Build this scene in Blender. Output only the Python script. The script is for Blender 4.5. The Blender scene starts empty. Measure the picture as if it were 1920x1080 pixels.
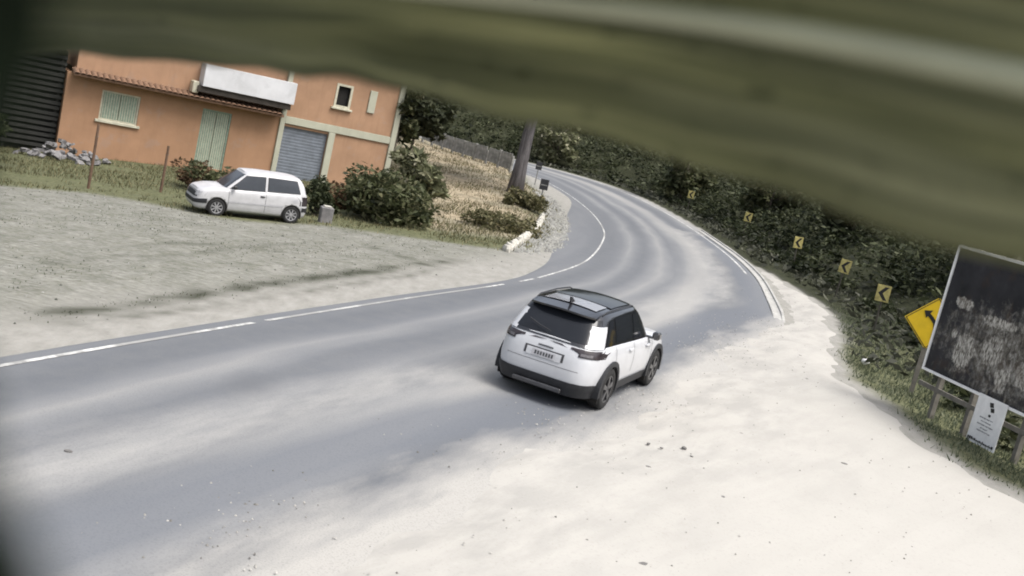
import bpy, math, random
import numpy as np
from mathutils import Vector, Matrix
R = math.radians
rng = np.random.default_rng(7); random.seed(7)
scene = bpy.context.scene
COL = scene.collection

# ------------------------------------------------------------------ camera, world, sun, exposure
CAM_H, PITCH, ROLL, FPX = 4.43, R(9.33), R(13.24), 2000.0
_fw = np.array([0, math.cos(PITCH), -math.sin(PITCH)]); _u0 = np.array([0, math.sin(PITCH), math.cos(PITCH)])
_r = np.array([1., 0, 0])*math.cos(ROLL) + _u0*math.sin(ROLL)
_u = -np.array([1., 0, 0])*math.sin(ROLL) + _u0*math.cos(ROLL)
CAM = np.array([0, 0, CAM_H])
cd = bpy.data.cameras.new('camera'); cam = bpy.data.objects.new('camera', cd); COL.objects.link(cam)
cam.matrix_world = Matrix(((_r[0], _u[0], -_fw[0], 0), (_r[1], _u[1], -_fw[1], 0), (_r[2], _u[2], -_fw[2], CAM_H), (0, 0, 0, 1)))
cd.sensor_width = 36; cd.lens = FPX/1920*36; cd.clip_start = 0.01; cd.clip_end = 2000
cd.dof.use_dof = True; cd.dof.focus_distance = 27; cd.dof.aperture_fstop = 4.2
scene.camera = cam

SUN_EL, SUN_AZ = R(62), R(118)          # high on the right, veiled by cloud
w = bpy.data.worlds.new('World'); scene.world = w; w.use_nodes = True
wn = w.node_tree; bg = wn.nodes['Background']
sky = wn.nodes.new('ShaderNodeTexSky'); sky.sky_type = 'NISHITA'; sky.sun_disc = False
sky.sun_elevation = SUN_EL; sky.sun_rotation = SUN_AZ; sky.dust_density = 6; sky.air_density = 1.0; sky.ozone_density = 0.6
hs = wn.nodes.new('ShaderNodeHueSaturation'); hs.inputs['Saturation'].default_value = .5   # thin cloud greys the blue
wn.links.new(sky.outputs[0], hs.inputs['Color']); wn.links.new(hs.outputs[0], bg.inputs[0]); bg.inputs[1].default_value = 0.13
sd_ = bpy.data.lights.new('sun', 'SUN'); sd_.energy = 1.5; sd_.angle = R(30); sd_.color = (1, 0.98, 0.95)
sun = bpy.data.objects.new('sun', sd_); COL.objects.link(sun)
_sv = Vector((math.sin(SUN_AZ)*math.cos(SUN_EL), math.cos(SUN_AZ)*math.cos(SUN_EL), math.sin(SUN_EL)))
sun.rotation_euler = _sv.to_track_quat('Z', 'Y').to_euler(); sun.location = (0, 0, 40)
vs = scene.view_settings; vs.view_transform = 'Standard'; vs.look = 'None'; vs.gamma = 1; vs.exposure = 0.9
scene.cycles.filter_width = 1.9
scene.cycles.use_denoising = True

# ------------------------------------------------------------------ helpers
def ray(x, y):
    """direction through a point of the 1920x1080 photograph"""
    return _fw + _r*(x-960)/FPX - _u*(y-540)/FPX
def tag(o, label=None, cat=None, group=None, kind=None):
    if label: o['label'] = label
    if cat: o['category'] = cat
    if group: o['group'] = group
    if kind: o['kind'] = kind
    return o
def thing(name, label, cat, loc=(0, 0, 0), rz=0, group=None):
    o = bpy.data.objects.new(name, None); COL.objects.link(o); o.empty_display_size = 0.2
    o.location = [float(v) for v in loc]; o.rotation_euler = (0, 0, rz)
    return tag(o, label, cat, group)
def mesh(name, V, F, mat, parent=None, smooth=False, attrs=None, uv=None):
    me = bpy.data.meshes.new(name)
    if isinstance(F, np.ndarray):
        V = np.asarray(V, np.float32); n, k = F.shape
        me.vertices.add(len(V)); me.vertices.foreach_set('co', V.ravel())
        me.loops.add(n*k); me.loops.foreach_set('vertex_index', F.ravel().astype(np.int32))
        me.polygons.add(n); me.polygons.foreach_set('loop_start', np.arange(0, n*k, k, dtype=np.int32))
        me.update(calc_edges=True)
    else:
        me.from_pydata([tuple(map(float, v)) for v in V], [], [tuple(map(int, f)) for f in F]); me.update()
    if smooth: me.polygons.foreach_set('use_smooth', np.ones(len(me.polygons), bool))
    for k_, a in (attrs or {}).items():
        a = np.asarray(a, np.float32)
        if a.ndim == 1:
            at = me.attributes.new(k_, 'FLOAT', 'POINT'); at.data.foreach_set('value', a)
        else:
            at = me.attributes.new(k_, 'FLOAT_COLOR', 'POINT'); at.data.foreach_set('color', a.ravel())
    if uv is not None:
        l = me.uv_layers.new(name='UVMap'); idx = np.zeros(len(me.loops), np.int32); me.loops.foreach_get('vertex_index', idx)
        l.data.foreach_set('uv', np.asarray(uv, np.float32)[idx].ravel())
    if mat: me.materials.append(mat)
    o = bpy.data.objects.new(name, me); COL.objects.link(o)
    if parent: o.parent = parent
    return o
def dup(o, parent=None):
    c = o.copy(); COL.objects.link(c); c.parent = parent
    return c
class MB:
    def __init__(s): s.V = []; s.F = []
    def add(s, V, F):
        b = len(s.V); s.V += [tuple(map(float, v)) for v in V]; s.F += [tuple(b+i for i in f) for f in F]; return s
    def box(s, x0, x1, y0, y1, z0, z1, b=0.0):
        if b <= 0:
            V = [(x, y, z) for z in (z0, z1) for x, y in ((x0, y0), (x1, y0), (x1, y1), (x0, y1))]
            return s.add(V, [(3, 2, 1, 0), (4, 5, 6, 7), (0, 1, 5, 4), (1, 2, 6, 5), (2, 3, 7, 6), (3, 0, 4, 7)])
        pr = [(x0+b, y0), (x1-b, y0), (x1, y0+b), (x1, y1-b), (x1-b, y1), (x0+b, y1), (x0, y1-b), (x0, y0+b)]
        cx, cy = (x0+x1)/2, (y0+y1)/2
        ins = [(cx+(x-cx)*(1-2*b/max(x1-x0, 1e-6)), cy+(y-cy)*(1-2*b/max(y1-y0, 1e-6))) for x, y in pr]
        V = [(x, y, z0) for x, y in ins]+[(x, y, z0+b) for x, y in pr]+[(x, y, z1-b) for x, y in pr]+[(x, y, z1) for x, y in ins]
        F = [tuple(range(7, -1, -1)), tuple(range(24, 32))]
        for k in range(3):
            for i in range(8): j = (i+1) % 8; F.append((8*k+i, 8*k+j, 8*k+8+j, 8*k+8+i))
        return s.add(V, F)
    def tube(s, pts, rad, n=8, cap=True):
        pts = [Vector(p) for p in pts]; m = len(pts); rr = rad if hasattr(rad, '__len__') else [rad]*m
        V = []; F = []; up = Vector((0, 0, 1))
        for i, p in enumerate(pts):
            t = (pts[min(i+1, m-1)]-pts[max(i-1, 0)]).normalized()
            a = t.cross(up if abs(t.z) < .95 else Vector((0, 1, 0))).normalized(); b = t.cross(a)
            for k in range(n):
                q = 2*math.pi*k/n; V.append(p+(a*math.cos(q)+b*math.sin(q))*rr[i])
        for i in range(m-1):
            for k in range(n): F.append((i*n+k, i*n+(k+1) % n, (i+1)*n+(k+1) % n, (i+1)*n+k))
        if cap: F += [tuple(range(n-1, -1, -1)), tuple(range((m-1)*n, m*n))]
        return s.add(V, F)
    def prism(s, poly, y0, y1):                      # polygon in x,z, extruded along y
        n = len(poly); V = [(x, y0, z) for x, z in poly]+[(x, y1, z) for x, z in poly]
        F = [tuple(range(n)), tuple(range(2*n-1, n-1, -1))]+[(i, i+n, (i+1) % n+n, (i+1) % n) for i in range(n)]
        return s.add(V, F)
    def build(s, name, mat, parent=None, smooth=False): return mesh(name, s.V, s.F, mat, parent, smooth)
def vnoise(x, y, sc=1.0, seed=0):
    x = np.asarray(x, float)/sc; y = np.asarray(y, float)/sc
    xi = np.floor(x).astype(np.int64); yi = np.floor(y).astype(np.int64); fx = x-xi; fy = y-yi
    fx = fx*fx*(3-2*fx); fy = fy*fy*(3-2*fy)
    def h(a, b):
        n = (a*374761393+b*668265263+seed*982451653) & 0x7fffffff
        n = ((n ^ (n >> 13))*1274126177) & 0x7fffffff
        return ((n ^ (n >> 16)) & 0xffff)/65535.0
    return (h(xi, yi)*(1-fx)+h(xi+1, yi)*fx)*(1-fy)+(h(xi, yi+1)*(1-fx)+h(xi+1, yi+1)*fx)*fy
def fbm(x, y, sc, seed=0):
    return (vnoise(x, y, sc, seed)+.5*vnoise(x, y, sc*.47, seed+1)+.25*vnoise(x, y, sc*.21, seed+2))/1.75
def sstep(a, b, x):
    t = np.clip((np.asarray(x, float)-a)/(b-a), 0, 1); return t*t*(3-2*t)
def sdist(x, y, poly):
    """signed distance to a polyline, positive to its right"""
    x = np.asarray(x, float); y = np.asarray(y, float); best = np.full(x.shape, 1e9); sg = np.ones(x.shape)
    for (ax, ay), (bx, by) in zip(poly[:-1], poly[1:]):
        dx, dy = bx-ax, by-ay; t = np.clip(((x-ax)*dx+(y-ay)*dy)/(dx*dx+dy*dy), 0, 1)
        d = np.hypot(x-ax-t*dx, y-ay-t*dy); c = dx*(y-ay)-dy*(x-ax); m = d < best-1e-9
        best = np.where(m, d, best); sg = np.where(m, np.where(c < 0, 1, -1), sg)
    return best*sg
def smoothline(pts, step=0.5):
    P = np.array(pts, float); out = []
    for i in range(len(P)-1):
        p0, p1, p2, p3 = P[max(i-1, 0)], P[i], P[i+1], P[min(i+2, len(P)-1)]
        n = max(2, int(np.linalg.norm(p2-p1)/step))
        for k in range(n):
            t = k/n; out.append(.5*((2*p1)+(p2-p0)*t+(2*p0-5*p1+4*p2-p3)*t*t+(-p0+3*p1-3*p2+p3)*t**3))
    out.append(P[-1]); return np.array(out)

# ------------------------------------------------------------------ material helpers
class NT:
    def __init__(s, name):
        s.m = bpy.data.materials.new(name); s.m.use_nodes = True; s.t = s.m.node_tree
        s.b = s.t.nodes['Principled BSDF']; s.out = s.t.nodes['Material Output']
    def n(s, typ, **kw):
        nd = s.t.nodes.new(typ)
        for k, v in kw.items(): setattr(nd, k, v)
        return nd
    def l(s, a, b): s.t.links.new(a, b)
    def inp(s, nd, i, v):
        if hasattr(v, 'links') or hasattr(v, 'is_linked'): s.l(v, nd.inputs[i])
        else: nd.inputs[i].default_value = v
    def coord(s, which='Object'): return s.n('ShaderNodeTexCoord').outputs[which]
    def mapped(s, vec, scale, rot=(0, 0, 0)):
        m = s.n('ShaderNodeMapping'); s.l(vec, m.inputs[0]); m.inputs['Scale'].default_value = scale; m.inputs['Rotation'].default_value = rot
        return m.outputs[0]
    def streak(s, vec, ang, lx, ly):
        m = s.n('ShaderNodeMapping', vector_type='TEXTURE'); s.l(vec, m.inputs[0]); m.inputs['Scale'].default_value = (lx, ly, 1); m.inputs['Rotation'].default_value = (0, 0, ang)
        return m.outputs[0]
    def noise(s, vec, scale, detail=4, rough=.55, dist=0):
        nd = s.n('ShaderNodeTexNoise'); s.l(vec, nd.inputs['Vector'])
        nd.inputs['Scale'].default_value = scale; nd.inputs['Detail'].default_value = detail
        nd.inputs['Roughness'].default_value = rough; nd.inputs['Distortion'].default_value = dist
        return nd.outputs['Fac']
    def ramp(s, f, stops, interp='LINEAR'):
        r = s.n('ShaderNodeValToRGB'); s.l(f, r.inputs[0]); e = r.color_ramp.elements; r.color_ramp.interpolation = interp
        while len(e) < len(stops): e.new(.5)
        for i, (p, c) in enumerate(stops):
            e[i].position = p; e[i].color = (*c, 1) if hasattr(c, '__len__') else (c, c, c, 1)
        return r.outputs[0]
    def mix(s, f, a, b, blend='MIX'):
        m = s.n('ShaderNodeMix', data_type='RGBA', blend_type=blend)
        for i, v in ((0, f), (6, a), (7, b)):
            if isinstance(v, (tuple, list)): m.inputs[i].default_value = (*v, 1) if len(v) == 3 else v
            elif isinstance(v, (int, float)): m.inputs[i].default_value = v
            else: s.l(v, m.inputs[i])
        return m.outputs[2]
    def math(s, op, a, b=0.0, clamp=False):
        m = s.n('ShaderNodeMath', operation=op, use_clamp=clamp)
        for i, v in enumerate((a, b)):
            if isinstance(v, (int, float)): m.inputs[i].default_value = v
            else: s.l(v, m.inputs[i])
        return m.outputs[0]
    def bump(s, h, strength=.3, dist=.02):
        b = s.n('ShaderNodeBump'); b.inputs['Strength'].default_value = strength; b.inputs['Distance'].default_value = dist
        s.l(h, b.inputs['Height']); s.l(b.outputs[0], s.b.inputs['Normal'])
    def set(s, color=None, rough=None, metal=None, spec=None, coat=None):
        for k, v in (('Base Color', color), ('Roughness', rough), ('Metallic', metal), ('Specular IOR Level', spec), ('Coat Weight', coat)):
            if v is None: continue
            if isinstance(v, (tuple, list)): s.b.inputs[k].default_value = (*v, 1)
            elif isinstance(v, (int, float)): s.b.inputs[k].default_value = v
            else: s.l(v, s.b.inputs[k])
        return s.m
def plain(name, c, rough=.6, var=.12, scale=6, metal=0, spec=.4, coat=0, bump=0):
    t = NT(name); v = t.coord(); n = t.noise(v, scale, 5, .6)
    c = tuple(c); lo = tuple(x*(1-var) for x in c); hi = tuple(min(1, x*(1+var)) for x in c)
    col = t.ramp(n, [(.3, lo), (.7, hi)])
    if bump: t.bump(t.noise(v, scale*6, 4), bump, .01)
    return t.set(col, rough, metal, spec, coat)
def leafmat(name, dark, mid, light, trans=.25):
    t = NT(name); a = t.n('ShaderNodeAttribute', attribute_name='rnd').outputs['Fac']
    col = t.ramp(a, [(0, dark), (.55, mid), (1, light)])
    t.set(col, .65, 0, .25)
    tr = t.n('ShaderNodeBsdfTranslucent'); t.l(col, tr.inputs[0])
    mx = t.n('ShaderNodeMixShader'); mx.inputs[0].default_value = trans
    t.l(t.b.outputs[0], mx.inputs[1]); t.l(tr.outputs[0], mx.inputs[2]); t.l(mx.outputs[0], t.out.inputs[0])
    return t.m

# ------------------------------------------------------------------ the lie of the land
LEFT = smoothline([(-22, -32), (-13, -8), (-9, 3.5), (-5.9, 12.5), (-4.9, 15.3), (-3.6, 18.8), (-2.1, 22.7), (-.3, 27.2), (.85, 30.6), (2.15, 35.9),
                   (3.05, 43), (3.4, 49), (3.15, 56.9), (2.3, 65.2), (1.2, 71.9), (-.6, 78.6), (-5, 84), (-14, 87), (-40, 88)])
RIGHT = smoothline([(-16, -34), (-7, -10.2), (-3, 1.3), (.05, 10.3), (1.1, 13), (2.4, 16.6), (4, 20.6), (5.7, 25.2), (7.3, 30), (8.5, 36.9),
                    (9.5, 45.1), (9.75, 54.9), (9.1, 70.1), (6.9, 86), (2.3, 94.6), (-5, 97), (-16, 97.6), (-40, 97.5)])
SANDIN = smoothline([(-14, -18), (-7.5, -4), (-4.6, 3), (-2.2, 8.4), (-1.4, 10.4), (-.15, 13), (1.26, 15.6), (2.2, 17.2), (3.3, 20.9), (4.93, 25.2), (7.0, 30.2), (8.6, 33.5), (9.6, 39), (10.2, 45), (10.5, 50), (10.5, 58)])
VERGE = smoothline([(20, -20), (15, 5), (11.2, 13), (9.41, 17.9), (8.7, 20.1), (8.45, 23.4), (8.6, 26.6), (9.8, 31.2), (11.3, 37.5), (11.4, 42.5), (10.95, 47.3),
                    (10.5, 50.5), (10.45, 58), (9.9, 70.5), (7.7, 87.5), (3, 96.4), (-4, 98.6), (-16, 99.4), (-60, 99)], 1.0)
LP = LEFT[::2]; VP = VERGE
def hgt(x, y):
    x = np.asarray(x, float); y = np.asarray(y, float)
    dl = -sdist(x, y, LP); dv = sdist(x, y, VP)
    k = np.clip(dl-2.5, 0, None); zl = -.075*np.minimum(k, 30)
    zl = zl+sstep(2, 8, dl)*.10*(fbm(x, y, 5, 3)-.5)
    full = 6+8*np.clip((y-45)/20, 0, 1)
    wb = sstep(37, 62, y)*(1-sstep(full, full+4, dl))*sstep(2.2, 4.4, dl)
    zl = zl*(1-wb)+(.72+.25*(fbm(x, y, 4, 9)-.5))*wb
    hill = np.clip(dv-3.0, 0, None); hz = 13*(1-np.exp(-hill*.42/13))
    hz = hz+sstep(2, 8, dv)*.8*(fbm(x, y, 6, 5)-.4)
    far = 9*sstep(26, 60, dl)*sstep(20, 60, y)           # hills behind the house
    z = np.where(dv > 0, hz, zl+far)
    return z-.012
def hg(x, y): return float(hgt(np.array([x]), np.array([y]))[0])

gx = np.concatenate([np.array([-260, -180, -130, -95, -70, -52, -42, -35, -30]), np.arange(-26, 22, .24), np.array([23, 25, 28, 32, 38, 46, 58, 75, 100, 140, 200, 260])])
gy = np.concatenate([np.array([-120, -70, -40, -25, -15, -8, -4, -1, 1.5]), np.arange(3.5, 106, .30), np.array([108, 111, 115, 120, 128, 138, 152, 170, 200, 250, 320])])
GX, GY = np.meshgrid(gx, gy); Z = hgt(GX, GY)
nx, ny = len(gx), len(gy)
idx = np.arange(nx*ny).reshape(ny, nx)
GF = np.stack([idx[:-1, :-1], idx[:-1, 1:], idx[1:, 1:], idx[1:, :-1]], -1).reshape(-1, 4)
DL = -sdist(GX, GY, LP); DV = sdist(GX, GY, VP)
UH = np.array([.855, .52]); UH = UH/np.linalg.norm(UH); A0 = np.array([-19.04, 42.3])
GRASSLINE = smoothline([(-36, 26), (-20, 27), *[tuple(CAM[:2]+ray(a, b)[:2]*(z_-CAM_H)/ray(a, b)[2]) for a, b, z_ in ((0, 350, -.85), (160, 362, -.75), (340, 392, -.6), (450, 412, -.45), (600, 425, -.36), (700, 440, -.3), (870, 462, -.1), (950, 468, 0))], (.6, 37), (1.15, 42.5), (1.2, 51.6), (.6, 60), (-.6, 68), (-4, 80), (-30, 84)], 1.0)
DG = -sdist(GX, GY, GRASSLINE)                       # positive inside the grass at the back of the lot
gr = sstep(-.4, .6, DG+1.1*(fbm(GX, GY, 2.2, 21)-.5))
tan = (.55+.45*sstep(.38, .55, fbm(GX, GY, 1.9, 77)))*sstep(36.0, 39, GY+2*(fbm(GX, GY, 3, 4)-.5))*sstep(.2, 2.4, DG+2.0*(fbm(GX, GY, 2, 8)-.5))*(1-sstep(7.2, 8.8, DL-.17*np.clip(GY-40, 0, 40)))
grn = np.clip(np.maximum(gr*(1-.88*tan), np.where(DV > 0, sstep(-.2, .5, DV+.8*(fbm(GX, GY, 1.6, 2)-.5)), 0)), 0, 1)
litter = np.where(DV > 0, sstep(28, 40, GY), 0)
pale = sstep(3.0, 1.1, DL+1.2*(fbm(GX, GY, 3, 6)-.5))
def onground(px, py, z=.03):
    d = ray(px, py); k = (z-CAM_H)/d[2]; return CAM+d*k
RUT = np.array([onground(a, b, -.05)[:2] for a, b in ((60, 600), (160, 584), (300, 566), (480, 538), (690, 510), (860, 490))])
jit = .35*(fbm(GX, GY, 1.0, 35)-.5)
rut = np.zeros_like(GX)
for pts, wd, st in ((RUT, .24, 1.0), ([onground(a, b, -.05)[:2] for a, b in ((120, 606), (330, 588), (520, 556), (700, 528), (840, 505))], .10, .6), ([onground(a, b, -.3)[:2] for a, b in ((230, 468), (330, 462), (430, 470), (520, 486))], .16, .6),
                    ([onground(a, b, -.2)[:2] for a, b in ((700, 470), (740, 484), (780, 503), (800, 512))], .16, .8), ([onground(a, b, -.4)[:2] for a, b in ((60, 520), (180, 500), (330, 500), (560, 470))], .14, .4)):
    rut = np.maximum(rut, st*np.exp(-((sdist(GX, GY, np.array(pts))+jit)/wd)**2)*(.35+.65*sstep(.38, .6, fbm(GX, GY, .55, 31))))
mask = np.stack([grn, tan, pale, np.clip(np.maximum(rut, 0), 0, 1)], -1).reshape(-1, 4)

t = NT('field_ground'); v = t.coord(); at = t.n('ShaderNodeAttribute', attribute_name='mask')
sp = t.n('ShaderNodeSeparateColor'); t.l(at.outputs['Color'], sp.inputs[0])
lit = t.n('ShaderNodeAttribute', attribute_name='litter').outputs['Fac']
n1 = t.noise(v, 1.3, 8, .65); n2 = t.noise(v, 7, 6, .7); n3 = t.noise(t.mapped(v, (1, .45, 1), (0, 0, R(-20))), 3.2, 6, .7)
base = t.ramp(n1, [(.25, (.135, .137, .115)), (.5, (.195, .195, .172)), (.75, (.27, .266, .24))])
weeds = t.ramp(n3, [(.47, 0.0), (.62, 1.0)])
base = t.mix(t.math('MULTIPLY', weeds, .32), base, (.14, .142, .105))
speck = t.ramp(n2, [(.58, 0.0), (.7, 1.0)]); base = t.mix(t.math('MULTIPLY', speck, .5), base, (.36, .35, .32))
n4 = t.noise(t.mapped(v, (.55, 1.6, 1), (0, 0, R(14))), 9, 5, .75)
base = t.mix(t.math('MULTIPLY', t.ramp(n4, [(.50, 0.), (.60, 1.)]), .6), base, (.075, .077, .055))
base = t.mix(t.math('MULTIPLY', t.ramp(n4, [(.36, 1.), (.44, 0.)]), .45), base, (.37, .36, .33))
palec = t.ramp(n3, [(.3, (.215, .21, .19)), (.7, (.30, .293, .27))])
base = t.mix(sp.outputs[2], base, palec)
grassc = t.ramp(n2, [(.3, (.055, .06, .032)), (.55, (.115, .12, .066)), (.75, (.20, .19, .115))])
g1 = t.math('MULTIPLY', sp.outputs[0], t.ramp(n1, [(.2, .75), (.5, 1.0)]))
base = t.mix(g1, base, grassc)
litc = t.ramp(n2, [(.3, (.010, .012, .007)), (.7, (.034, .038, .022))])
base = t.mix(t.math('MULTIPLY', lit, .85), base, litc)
tanc = t.ramp(t.noise(v, 2.4, 7, .65), [(.3, (.16, .13, .085)), (.5, (.29, .245, .17)), (.72, (.38, .33, .245))])
base = t.mix(sp.outputs[1], base, tanc)
base = t.mix(at.outputs['Alpha'], base, (.045, .048, .034))
t.bump(n2, .6, .05); M_ground = t.set(base, .95, 0, .1)
tag(mesh('ground', np.stack([GX, GY, Z], -1).reshape(-1, 3), GF, M_ground, smooth=True, attrs={'mask': mask, 'litter': litter.reshape(-1)}), 'pale gravel lot and grassy roadside ground', None, None, 'structure')

# road: loft between the two edge lines; paved shoulder on the inside of the bend
def resample(P, n):
    d = np.concatenate([[0], np.cumsum(np.linalg.norm(np.diff(P, axis=0), axis=1))]); s = np.linspace(0, d[-1], n)
    return np.stack([np.interp(s, d, P[:, 0]), np.interp(s, d, P[:, 1])], -1)
NS = 420
RL_, RR_ = resample(LEFT, NS), resample(RIGHT, NS)
us = np.array([-.55, -.4, -.25, -.1, -.04, 0, .06, .12, .2, .3, .4, .5, .6, .7, .8, .9, 1, 1.05, 1.1])
V = []; UV = []
dist = np.concatenate([[0], np.cumsum(np.linalg.norm(np.diff((RL_+RR_)/2, axis=0), axis=1))])
for i in range(NS):
    yy = RL_[i, 1]; wide = .04+.25*float(sstep(27, 43, yy)*(1-sstep(52, 66, yy)))
    for u in us:
        uu = u if u >= 0 else u/.55*wide
        p = RL_[i]*(1-uu)+RR_[i]*uu
        V.append((p[0], p[1], .004+.035*(1-((np.clip(uu, 0, 1)-.5)*2)**2)-(.03 if u == us[0] or u == us[-1] else 0))); UV.append((uu, dist[i]/6.5))
m = len(us); idx = np.arange(NS*m).reshape(NS, m)
RF = np.stack([idx[:-1, :-1], idx[:-1, 1:], idx[1:, 1:], idx[1:, :-1]], -1).reshape(-1, 4)
t = NT('dusty_asphalt'); uv = t.coord('UV'); ob = t.coord()
st = t.mapped(uv, (5.5, .42, 1)); ns = t.noise(st, 1.0, 4, .5, .4); nf = t.noise(ob, 2.2, 6, .65); ng = t.noise(ob, 45, 3, .6)
sx = t.n('ShaderNodeSeparateXYZ'); t.l(uv, sx.inputs[0])
wob = t.math('ADD', sx.outputs[0], t.math('MULTIPLY', t.math('SUBTRACT', t.noise(t.mapped(uv, (.6, .55, 1)), 1.4, 3), .5), .16))
trk = t.ramp(wob, [(0, .30), (.07, .10), (.13, .18), (.21, .62), (.31, .14), (.42, .70), (.50, .32), (.62, .80), (.70, .80), (.80, .14), (.88, .28), (1, .85)])
dust = t.math('ADD', t.math('MULTIPLY', trk, .62), t.math('MULTIPLY', ns, .48), True)
asp = t.ramp(dust, [(.12, (.088, .095, .105)), (.42, (.124, .131, .142)), (.60, (.176, .181, .187)), (.82, (.275, .272, .262))])
asp = t.mix(t.math('MULTIPLY', t.ramp(nf, [(.35, 0.), (.7, 1.)]), .16), asp, (.2, .2, .19))
asp = t.mix(t.math('MULTIPLY', ng, .25), asp, (.07, .073, .08), 'MULTIPLY') if False else asp
sdv = t.n('ShaderNodeAttribute', attribute_name='sandd').outputs['Fac']
sdn = t.math('ADD', sdv, t.math('MULTIPLY', t.math('SUBTRACT', t.noise(t.streak(ob, R(70), 3.5, 1), 1.5, 5, .6), .5), 1.7))
sdw = t.math('ADD', sdv, t.math('MULTIPLY', t.math('SUBTRACT', t.noise(t.streak(ob, R(70), 5, 1), .8, 3, .5), .5), .9))
lightb = t.ramp(t.math('MULTIPLY', sdw, -.2), [(.28, 0.), (.40, .8), (.50, .8), (.62, 0.)])      # dusty band between the wheel tracks
lightb = t.math('MULTIPLY', lightb, t.ramp(t.noise(t.streak(ob, R(70), 4, 1), 1.6, 6, .7), [(.35, .25), (.65, 1.)]))
darkb = t.ramp(t.math('MULTIPLY', sdw, -.2), [(.02, 0.), (.12, 1.), (.24, 1.), (.34, 0.)])        # swept wheel track beside the sand
asp = t.mix(t.math('MULTIPLY', darkb, .8), asp, (.118, .128, .145))
asp = t.mix(t.math('MULTIPLY', lightb, .9), asp, (.32, .315, .30))
asp = t.mix(t.ramp(t.math('ADD', t.math('MULTIPLY', sdn, .3), .5), [(.40, 0.), (.54, .5), (.66, 1.)]), asp, (.345, .335, .312))
asp = t.mix(t.math('MULTIPLY', t.ramp(ng, [(.35, 1.), (.5, 0.)]), .22), asp, (.06, .065, .072))
# an oil mark in the near lane
od = t.n('ShaderNodeVectorMath', operation='DISTANCE'); t.l(t.mapped(ob, (1.6, .75, 1), (0, 0, R(18))), od.inputs[0])
_c = Matrix.Rotation(R(18), 3, 'Z') @ Vector((-3.15*1.6, 13.9*.75, 0)); od.inputs[1].default_value = (_c.x, _c.y, 0)
om = t.ramp(t.math('ADD', od.outputs['Value'], t.math('MULTIPLY', nf, .5)), [(.35, 1.), (1.0, 0.)])
asp = t.mix(t.math('MULTIPLY', om, .6), asp, (.105, .11, .118))
t.bump(ng, .25, .006); M_road = t.set(asp, .8, 0, .3)
Vr = np.array(V)
road = tag(mesh('road', V, RF, M_road, smooth=True, uv=UV, attrs={'sandd': np.clip(sdist(Vr[:, 0], Vr[:, 1], SANDIN), -6, 6)*(Vr[:, 1] < 60)-6*(Vr[:, 1] >= 60)}), 'dusty grey asphalt road bending left behind the lot', None, None, 'structure')

def roadpt(i, u): return RL_[i]*(1-u)+RR_[i]*u
def line_strip(name, u0, half, i0, i1, mat, keep=lambda i: True):
    V = []; F = []
    for i in range(i0, i1):
        d = RR_[i]-RL_[i]; wd = np.linalg.norm(d); zz = .012+.035*(1-((u0-.5)*2)**2)
        for s in (-1, 1):
            p = roadpt(i, u0+s*half/wd); V.append((p[0], p[1], zz))
        if i > i0 and keep(i): k = len(V); F.append((k-4, k-3, k-1, k-2))
    return mesh(name, V, F, mat, road)
t = NT('worn_white_paint'); v = t.coord(); nn = t.noise(v, 3.5, 6, .7)
near = t.math('MULTIPLY', t.ramp(nn, [(.40, 0.), (.60, 1.)]), t.ramp(t.noise(v, .35, 3), [(.42, .1), (.52, 1.)]))
M_paint = t.set(t.mix(near, (.25, .25, .24), (.62, .62, .60)), .7, 0, .3)
line_strip('edge_line', .012, .055, 60, NS-30, M_paint, lambda i: RL_[i, 1] > 31 or float(vnoise(i+.5, .3, 1.6, 8)) > .13); line_strip('edge_line', .985, .08, 195, NS-30, M_paint)

# sand lot spilling over the outside of the road
sx0 = np.arange(-14, 16.5, .2); sy0 = np.arange(-16, 60, .24)
SX, SY = np.meshgrid(sx0, sy0)
din = sdist(SX, SY, SANDIN); dout = -sdist(SX, SY, VP)
nz = (fbm(SX*.9+SY*.25, SY*.55, 1.4, 41)-.5)
di = din+.45+1.7*nz*sstep(40, 25, SY)+.35*(vnoise(SX, SY, .35, 44)-.5); do = dout+.9*(fbm(SX, SY, 1.2, 43)-.5)
cov = np.minimum(di/1.6, do/.8)
zs = -.05+.095*np.clip(cov, -.4, 1)+.03*sstep(.6, 1.5, cov)*(fbm(SX, SY, 4.5, 47))+.006*(vnoise(SX, SY, .6, 48)-.5)
keep = cov > -.38
vid = -np.ones(SX.shape, int); kk = keep.copy(); vid[kk] = np.arange(kk.sum())
q = np.stack([vid[:-1, :-1], vid[:-1, 1:], vid[1:, 1:], vid[1:, :-1]], -1).reshape(-1, 4); q = q[(q >= 0).all(1)]
t = NT('pale_sand'); v = t.coord()
a = t.noise(v, .55, 6, .6); b = t.noise(v, 4, 6, .7); c = t.noise(t.streak(v, R(60), 3, 1), 1.8, 6, .65)
sc = t.ramp(a, [(.25, (.365, .353, .326)), (.5, (.382, .37, .342)), (.75, (.395, .382, .354))])
ed = t.n('ShaderNodeAttribute', attribute_name='edge').outputs['Fac']
sc = t.mix(t.math('MULTIPLY', t.ramp(c, [(.42, 0.), (.6, 1.)]), t.math('MULTIPLY', ed, .6)), sc, (.265, .26, .245))
sc = t.mix(t.math('MULTIPLY', t.ramp(b, [(.62, 0.), (.75, 1.)]), .3), sc, (.30, .287, .258))
sc = t.mix(t.math('MULTIPLY', t.ramp(t.noise(v, 26, 4, .7), [(.34, 1.), (.44, 0.)]), .35), sc, (.26, .25, .225))
tw = t.noise(t.streak(v, R(52), 14, 1), 3.2, 3, .5); sc = t.mix(t.math('MULTIPLY', t.ramp(tw, [(.52, 0.), (.6, 1.)]), .09), sc, (.30, .29, .265))
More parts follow.
